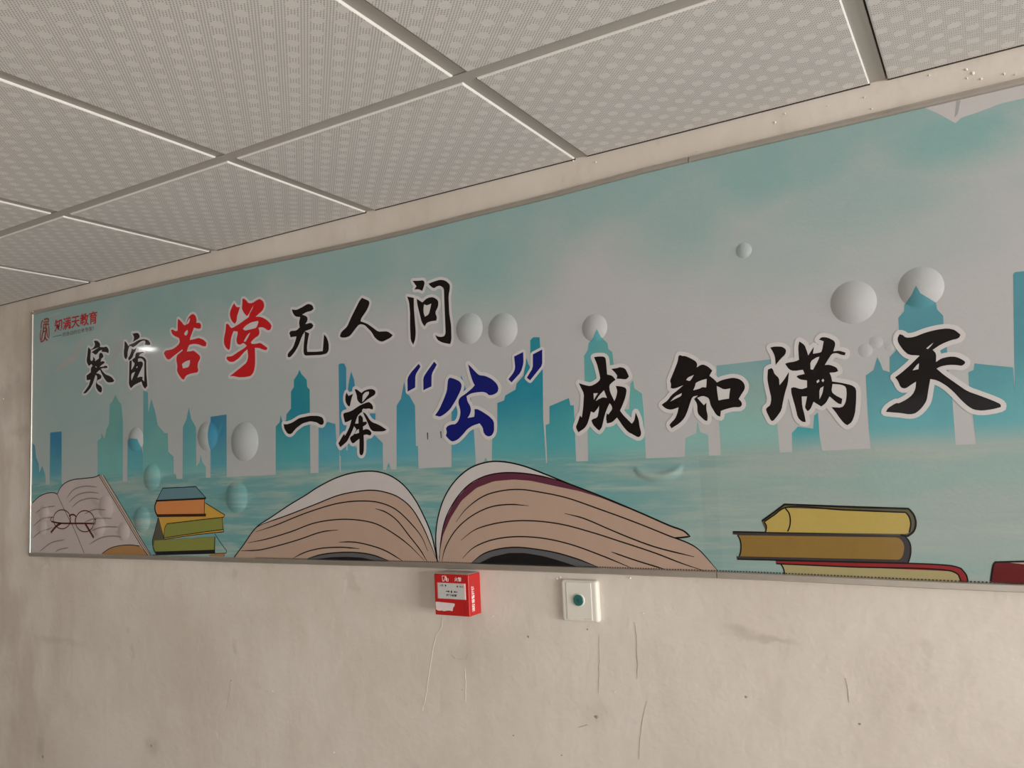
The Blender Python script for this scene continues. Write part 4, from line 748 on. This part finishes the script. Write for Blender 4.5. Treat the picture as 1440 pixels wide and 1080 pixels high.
# stitched-looking serrated film edge above the bottom rail
bm = bmesh.new(); k = 0; x = -1.75
while x < XR:
    zb = interp(BOTZ, x) + .0008
    f = bm.faces.new([bm.verts.new(q) for q in ((x - BX, Y0 - .0012, zb - BZ), (x + .0028 - BX, Y0 - .0012, zb - BZ), (x + .0028 - BX, Y0 - .0012, zb + .0022 - BZ), (x - BX, Y0 - .0012, zb + .0022 - BZ))])
    x += .0056
o = mesh_obj('serrated_film_edge', bm, M_DARK, board); o['kind'] = 'stuff'

# printed birds and sky marks
for col, f in BIRDS:
    nm = 'printed_bird' if col == 'bird_white' else ('printed_pole' if col == 'bird_pole' else 'printed_wing')
    lay = {'bird_white': 1, 'bird_pole': 2, 'bird_soft': 1}[col]
    sheet(nm, [(soften([clamp(p) for p in pts(f)]), [])], lay, P(col), board, lift=False)

# skyline
for bi, (tone, f) in enumerate(BUILDINGS):
    o = sheet('printed_building', [([clamp(p) for p in pts(f)], [])], 2.5 + .05 * bi, building_print(tone), board)
for f in SLITS: sheet('slit_in_film', [(pts(f), [])], 3, P('slit'), board, lift=False)

# printed water below the horizon, one run per sheet
for x0, x1 in ((XL, XS), (XS, XR)):
    xs = [x0 + (x1 - x0) * k / 30 for k in range(31)]
    poly = [(x, 1.9445) for x in xs] + [(x, interp(BOTZ, x) - .004) for x in xs[::-1]]
    sheet('printed_water', [(poly, [])], 4.2, M_WATER, board)
sheet('film_lap_strip', [([(-0.4990, 1.9440), (-0.4660, 1.9440), (-0.4660, interp(BOTZ, -.466)), (-0.4990, interp(BOTZ, -.499))], [])], 4.6, M_LAPW, board, lift=False)

# lifted air bubbles: domes of the film itself
for cx, cz, r, rise in BUB:
    if cz < 1.93: continue
    bm = bmesh.new(); rings = []
    for k in range(1, 15):
        q = k / 14
        rings.append([bm.verts.new((cx + r * q * math.cos(a * math.pi / 28), Y0 - rise * r * (1 - q * q), cz + r * q * math.sin(a * math.pi / 28))) for a in range(56)])
    c = bm.verts.new((cx, Y0 - rise * r, cz))
    for a in range(56): bm.faces.new((c, rings[0][a], rings[0][(a + 1) % 56]))
    for r0, r1 in zip(rings, rings[1:]):
        for a in range(56): bm.faces.new((r0[a], r1[a], r1[(a + 1) % 56], r0[(a + 1) % 56]))
    for f in bm.faces:
        f.normal_update()
        if f.normal.y > 0: f.normal_flip()
    local(bm)
    mesh_obj('air_bubble', bm, M_SKY, board, smooth=True)

# printed books and spectacles
lay = 5.0
for name, label, subs in BOOKS:
    root = None
    for kind, nm, col, width, f in subs:
        pp = [clamp(p) for p in pts(f)]
        if kind == 'fill':
            lay += 0.25
            o = sheet(nm if root else name, [(soften(pp), [])], lay, P(col), root or board, label=None if root else label)
            if root is None: root = o
        else:
            bm = bmesh.new(); ribbon(bm, catmull(pp), width / 1000, Y0 - (lay + 0.12) * LAYER, taper=nm in ('page_line', 'text_line'))
            local(bm)
            if root is None: root = mesh_obj(name, bm, P(col), board, label=label)
            else: mesh_obj(nm, bm, P(col), root)
    lay += 0.2
TOP_LAYER = lay + 2

# brush characters
CH_LABEL = {'han': 'small black first character of the upper line', 'chuang': 'small black second character of the upper line', 'ku': 'red third character of the upper line',
            'xue': 'large red fourth character of the upper line', 'wu': 'black fifth character of the upper line', 'ren': 'black two-stroke sixth character of the upper line',
            'wen': 'black boxed last character of the upper line', 'yi': 'black single-stroke first character of the lower line', 'ju': 'black second character of the lower line',
            'gong': 'dark blue character between quotation marks', 'cheng': 'black character right after the blue quotation marks', 'zhi': 'black wide character across the board joint',
            'man': 'black character with three water dots near the line end', 'tian': 'largest black character ending the lower line'}
for key, col, width, shapes in CHARACTERS:
    S_ = [(soften(pts(o)), [soften(pts(h)) for h in hs]) for o, hs in shapes]
    nm = 'quotation_mark' if key.startswith('quote') else 'brush_character'
    root = sheet(nm, S_, TOP_LAYER + 2, P(col), board, label=CH_LABEL.get(key))
    halo(S_, width / 1000, TOP_LAYER, root)

# ------------------------------------------------------------------ lettering
def text_bm(body, x0, z0, width, height, y, bold=0.0, vertical=None):
    cu = bpy.data.curves.new('lettering', 'FONT'); cu.body = body; cu.size = 1.0; cu.offset = bold; cu.resolution_u = 3
    ob = bpy.data.objects.new('lettering', cu); COL.objects.link(ob)
    dg = bpy.context.evaluated_depsgraph_get()
    me = bpy.data.meshes.new_from_object(ob.evaluated_get(dg))
    bpy.data.objects.remove(ob); bpy.data.curves.remove(cu)
    bm = bmesh.new(); bm.from_mesh(me); bpy.data.meshes.remove(me)
    xs = [v.co.x for v in bm.verts]; ys = [v.co.y for v in bm.verts]
    ax, bx, ay, by = min(xs), max(xs), min(ys), max(ys)
    for v in bm.verts:
        u = (v.co.x - ax) / (bx - ax); t = (v.co.y - ay) / (by - ay)
        v.co = Vector((x0 + u * width, y, z0 + t * height))
    return bm

# company mark at the top left of the board
yl = Y0 - (TOP_LAYER + 1) * LAYER
bm = text_bm('知满天教育', -2.719, 2.461, 0.244, 0.043, yl, 0.018); local(bm)
mesh_obj('printed_lettering', bm, P('logo_red'), board, label='red five-character heading in the top left corner')
bm = text_bm('您身边的公考专家！', -2.672, 2.440, 0.178, 0.0145, yl, 0.0); local(bm)
mesh_obj('printed_slogan', bm, P('slogan_brown'), board)
sheet('printed_dash', [([(-2.728, 2.4455), (-2.677, 2.4455), (-2.677, 2.4473), (-2.728, 2.4473)], [])], TOP_LAYER + 1, P('slogan_brown'), board, lift=False)
bm = bmesh.new()
E0, E1 = (-2.806, 2.434), (0.058, 0.080)
for wd, line in ((5.5, [(.12, .62), (.10, .78), (.16, .90), (.30, .97)]), (6, [(.40, .98), (.70, 1.0), (.88, .95), (.86, .84)]), (5, [(.35, .86), (.62, .88), (.84, .83)]),
                 (6, [(.30, .76), (.60, .78), (.92, .72)]), (7, [(.36, .72), (.34, .52), (.24, .34), (.14, .10)]), (6, [(.60, .76), (.62, .55), (.58, .36)]), (5, [(.38, .60), (.60, .62)]),
                 (5, [(.34, .46), (.62, .47)]), (7, [(.58, .38), (.50, .20), (.40, .06)]), (6, [(.50, .22), (.66, .10), (.80, .05)]), (4.5, [(.90, .66), (.94, .40), (.92, .12)]), (4.5, [(.10, .58), (.02, .36), (.03, .10)]),
                 (6, [(.05, .06), (.22, .04), (.36, .08)]), (5, [(.70, .60), (.74, .34), (.80, .18)])):
    ribbon(bm, catmull([(E0[0] + a * E1[0], E0[1] + b_ * E1[1]) for a, b_ in line], .003), wd / 1000 * 1.0, yl, taper=False, lift=False)
local(bm); mesh_obj('printed_seal_emblem', bm, P('logo_brown'), board)

# ------------------------------------------------------------------ wall wear
def wall_line(f, width, mat, name):
    bm = bmesh.new()
    L = catmull(pts(f), .008)
    L = [p + Vector((random.uniform(-.0008, .0008), 0)) for p in L]
    n = len(L); rows = []
    for i, p in enumerate(L):
        k = width / 2000 * (0.3 + 0.7 * min(1, min(i, n - 1 - i) / (n * .2 + 1e-6))) * random.uniform(.7, 1.3)
        rows.append((bm.verts.new((p.x - k, -.0004, p.y)), bm.verts.new((p.x, -.0009, p.y)), bm.verts.new((p.x + k, -.0004, p.y))))
    for a, b in zip(rows, rows[1:]):
        bm.faces.new((a[0], a[1], b[1], b[0])); bm.faces.new((a[1], a[2], b[2], b[1]))
    mesh_obj(name, bm, mat, wall)
for kind, width, f in CRACKS:
    wall_line(f, width * 1.1, M_CRACKL if kind == 'light' else M_CRACK, 'hairline_crack')
def blotch(name, x, z, r, mat, h):
    bm = bmesh.new(); n = 9
    ring = [bm.verts.new((x + r * random.uniform(.55, 1.2) * math.cos(a * 2 * math.pi / n), -.0002, z + r * random.uniform(.5, 1.2) * math.sin(a * 2 * math.pi / n))) for a in range(n)]
    top = [bm.verts.new((x + (v.co.x - x) * .55, -h, z + (v.co.z - z) * .55)) for v in ring]
    for a in range(n): bm.faces.new((ring[a], ring[(a + 1) % n], top[(a + 1) % n], top[a]))
    bm.faces.new(top)
    bmesh.ops.recalc_face_normals(bm, faces=bm.faces[:])
    mesh_obj(name, bm, mat, wall)
for x, z, r in CHIPS: blotch('plaster_chip', x / 1e4, z / 1e4, r * .0006, M_CHIP, .0018)
for x, z, r in SPOTS: blotch('grime_spot', x / 1e4, z / 1e4, r * .0011, M_STAIN, .0005)

# ------------------------------------------------------------------ fire alarm call point
AX0, AX1, AZ0, AZ1, AD = -1.1265, -1.0315, 1.6115, 1.7035, 0.048
alarm = thing('fire_alarm_call_point', 'red fire alarm call box with silver press panel on the wall below the board', 'fire alarm', ((AX0 + AX1) / 2, 0, AZ0))
ALX, ALZ = alarm.location.x, alarm.location.z
M_RED = flat('alarm_red', (0.43, 0.011, 0.011), 0.3); M_PANEL = flat('press_panel', (0.50, 0.49, 0.47), 0.35)
M_PRINTW = flat('white_print', (0.88, 0.80, 0.76), 0.5); M_PRINTK = flat('black_print', (0.012, 0.012, 0.012), 0.5)
M_STICK = flat('torn_paper', (0.66, 0.56, 0.55), 0.8, grain=0.12); M_PINK = flat('pink_frame', (0.66, 0.16, 0.16), 0.35)
W_, H_ = AX1 - AX0, AZ1 - AZ0
def fx(u): return AX0 - ALX + u * W_
def fz(v): return AZ1 - ALZ - v * H_
bm = bevel_box(fx(0), fx(1), -AD, -0.0002, 0, H_, .0022, 3)
body = mesh_obj('alarm_body', bm, M_RED, alarm)
bm = bevel_box(fx(.03), fx(.97), -AD + .003, -.002, H_ - .002, H_ + .0006, .0004, 1)
mesh_obj('pale_top', bm, flat('pale_beige', (0.55, 0.45, 0.39), 0.8, grain=.15), alarm, label='pale top of the box')  # pale beige plate over the top face of the box
YF = -AD - .0003
# pale frame and silver press panel, set in a proud bezel
bm = bevel_box(fx(.085), fx(.915), -AD - .0012, -AD + .001, fz(.60), fz(.205), .0006, 1)
mesh_obj('panel_frame', bm, M_PINK, alarm, label='pale pink edge of the press panel')
bm = bevel_box(fx(.118), fx(.905), -AD - .0018, -AD + .001, fz(.592), fz(.215), .0005, 1)
panel = mesh_obj('press_panel', bm, M_PANEL, alarm, label='silver press panel with arrows')
YP = -AD - .0021
def poly_on(name, poly, y, mat, parent):
    bm = bmesh.new(); f = bm.faces.new([bm.verts.new((fx(u), y, fz(v))) for u, v in poly]); f.normal_update()
    if f.normal.y > 0: f.normal_flip()
    return mesh_obj(name, bm, mat, parent)
def disc_poly(u, v, r): return [(u + r / W_ * math.cos(k * math.pi / 8), v + r / H_ * math.sin(k * math.pi / 8)) for k in range(16)]
poly_on('indicator_lamp', disc_poly(.35, .275, .0020), YP, M_PRINTK, panel); poly_on('indicator_lamp', disc_poly(.69, .285, .0020), YP, M_PRINTK, panel)
poly_on('arrow', [(.355, .405), (.42, .405), (.42, .388), (.468, .413), (.42, .44), (.42, .422), (.355, .422)], YP, M_PRINTK, panel)
poly_on('press_mark', [(.50, .39), (.535, .39), (.535, .445), (.50, .445)], YP, M_PRINTK, panel)
poly_on('arrow', [(.69, .412), (.625, .412), (.625, .392), (.575, .418), (.625, .446), (.625, .428), (.69, .430)], YP, M_PRINTK, panel)
def letter_on(name, body, u0, u1, v0, v1, y, mat, parent, bold=0.0):
    mesh_obj(name, text_bm(body, fx(u0), fz(v1), (u1 - u0) * W_, (v1 - v0) * H_, y, bold), mat, parent)
letter_on('lettering', '火警', .175, .285, .25, .30, YP, M_PRINTK, panel)
letter_on('lettering', '电话', .755, .865, .26, .31, YP, M_PRINTK, panel)
letter_on('lettering', '按下报警', .365, .665, .475, .535, YP, M_PRINTK, panel, .01)
letter_on('lettering', '火警', .60, .80, .065, .165, YF, M_PRINTW, alarm, .01)
bm = bmesh.new()
for line in ([(.235, .075), (.27, .04), (.30, .055)], [(.25, .085), (.255, .17), (.30, .17), (.302, .12)], [(.335, .03), (.325, .10), (.335, .15)], [(.36, .05), (.37, .11), (.36, .165), (.42, .172), (.425, .10)],
             [(.345, .06), (.352, .10), (.35, .14)], [(.385, .09), (.39, .13), (.385, .15)]):
    L = [Vector((fx(u), fz(v))) for u, v in line]
    for a, b in zip(L, L[1:]):
        t = (b - a).normalized(); nr = Vector((-t.y, t.x)) * .0006
        f = bm.faces.new([bm.verts.new((q.x, YF, q.y)) for q in (a + nr, b + nr, b - nr, a - nr)]); f.normal_update()
        if f.normal.y > 0: f.normal_flip()
mesh_obj('fire_emblem', bm, M_PRINTW, alarm)
poly_on('torn_sticker', [(.02, .685), (.10, .682), (.57, .70), (.585, .715), (.575, .76), (.535, .80), (.515, .885), (.42, .875), (.36, .88), (.26, .90), (.20, .885), (.14, .895), (.08, .89), (.03, .865)], YF, M_STICK, alarm)
bm = bmesh.new(); box(bm, fx(.868), fx(.876), YF - .0001, YF + .001, fz(.985), fz(.68)); mesh_obj('cover_groove', bm, flat('groove_red', (0.16, 0.006, 0.006), 0.6), alarm)
# lettering up the side of the box that faces the windows
bm = text_bm('消防报警按钮', 0, 0, .056, .0115, 0, .015)
for v in bm.verts: v.co = Vector((fx(1) + .0003, -AD + .0095 + (.0115 - v.co.z), fz(.90) + v.co.x))
bmesh.ops.recalc_face_normals(bm, faces=bm.faces[:])
mesh_obj('side_lettering', bm, M_PRINTW, alarm)
bm = bmesh.new()
for y0, z0, y1, z1 in ((.010, .195, .017, .215), (.017, .195, .011, .235), (.010, .235, .018, .225)):
    bm.faces.new([bm.verts.new((fx(1) + .0003, -AD + a, fz(b))) for a, b in ((y0, z0), (y0 + .0012, z0 + .012), (y1 + .0012, z1 + .012), (y1, z1))])
mesh_obj('side_mark', bm, flat('mark_grey', (0.12, 0.10, 0.13), 0.5), alarm)

# ------------------------------------------------------------------ push button plate
PX0, PX1, PZ0, PZ1, PD = -0.8205, -0.7345, 1.6090, 1.6955, 0.012
plate = thing('push_button_plate', 'square white wall switch plate with a round green button under the board', 'switch', ((PX0 + PX1) / 2, 0, PZ0))
PLX = plate.location.x
M_PLATE = flat('ivory_plastic', (0.68, 0.65, 0.58), 0.28, grain=0.05, grain_scale=25); M_GREEN = flat('button_green', (0.02, 0.13, 0.115), 0.3)
hw, ph = (PX1 - PX0) / 2, PZ1 - PZ0
def plate_mesh(w2, h0, h1, d0, d1, r, seg=3):
    bm = bmesh.new(); box(bm, -w2, w2, -d1, -d0, h0, h1)
    front = [e for e in bm.edges if all(v.co.y < -d1 + 1e-5 for v in e.verts)]
    side = [e for e in bm.edges if abs(e.verts[0].co.y - e.verts[1].co.y) > 1e-5]
    bmesh.ops.bevel(bm, geom=front + side, offset=r, segments=seg, affect='EDGES', profile=0.5)
    return bm
mesh_obj('face_plate', plate_mesh(hw, 0, ph, .0002, PD, .0065, 4), M_PLATE, plate)
mesh_obj('centre_panel', plate_mesh(hw - .0135, .0045, ph - .0045, PD - .004, PD + .0012, .0010, 2), M_PLATE, plate)
def cyl(r, y0, y1, cx, cz, bev=.0006, n=36):
    bm = bmesh.new()
    prof = [(r, y0), (r, y1 + bev), (r - bev, y1)]
    rings = [[bm.verts.new((cx + q * math.cos(k * 2 * math.pi / n), yy, cz + q * math.sin(k * 2 * math.pi / n))) for k in range(n)] for q, yy in prof]
    for a, b in zip(rings, rings[1:]):
        for k in range(n): bm.faces.new((a[k], a[(k + 1) % n], b[(k + 1) % n], b[k]))
    bm.faces.new(rings[-1])
    bmesh.ops.recalc_face_normals(bm, faces=bm.faces[:])
    return bm
BCX, BCZ = 0.0, 0.0455
mesh_obj('button_collar', cyl(.0136, -PD, -PD - .0030, BCX, BCZ), M_PLATE, plate)
btn = mesh_obj('button', cyl(.0116, -PD, -PD - .0050, BCX, BCZ), M_GREEN, plate, label='round dark green push button')
bm = bmesh.new()
for k in (-1, 0, 1):
    f = bm.faces.new([bm.verts.new((BCX + a, -PD - .0052, BCZ + b)) for a, b in ((-.0032, .0026 * k + .0018), (.0030, .0026 * k - .0006), (.0030, .0026 * k - .0018), (-.0032, .0026 * k + .0006))]); f.normal_update()
    if f.normal.y > 0: f.normal_flip()
mesh_obj('button_mark', bm, flat('mark_black', (0.006, 0.02, 0.02), 0.5), btn)
bm = bmesh.new()
for k in range(6):
    f = bm.faces.new([bm.verts.new((.010 + k * .0030 + a, -PD - .0014, .0068 + b)) for a, b in ((0, 0), (.0020, 0), (.0020, .0010), (0, .0010))]); f.normal_update()
    if f.normal.y > 0: f.normal_flip()
mesh_obj('maker_mark', bm, flat('faded_print', (0.40, 0.37, 0.33), 0.5), plate)
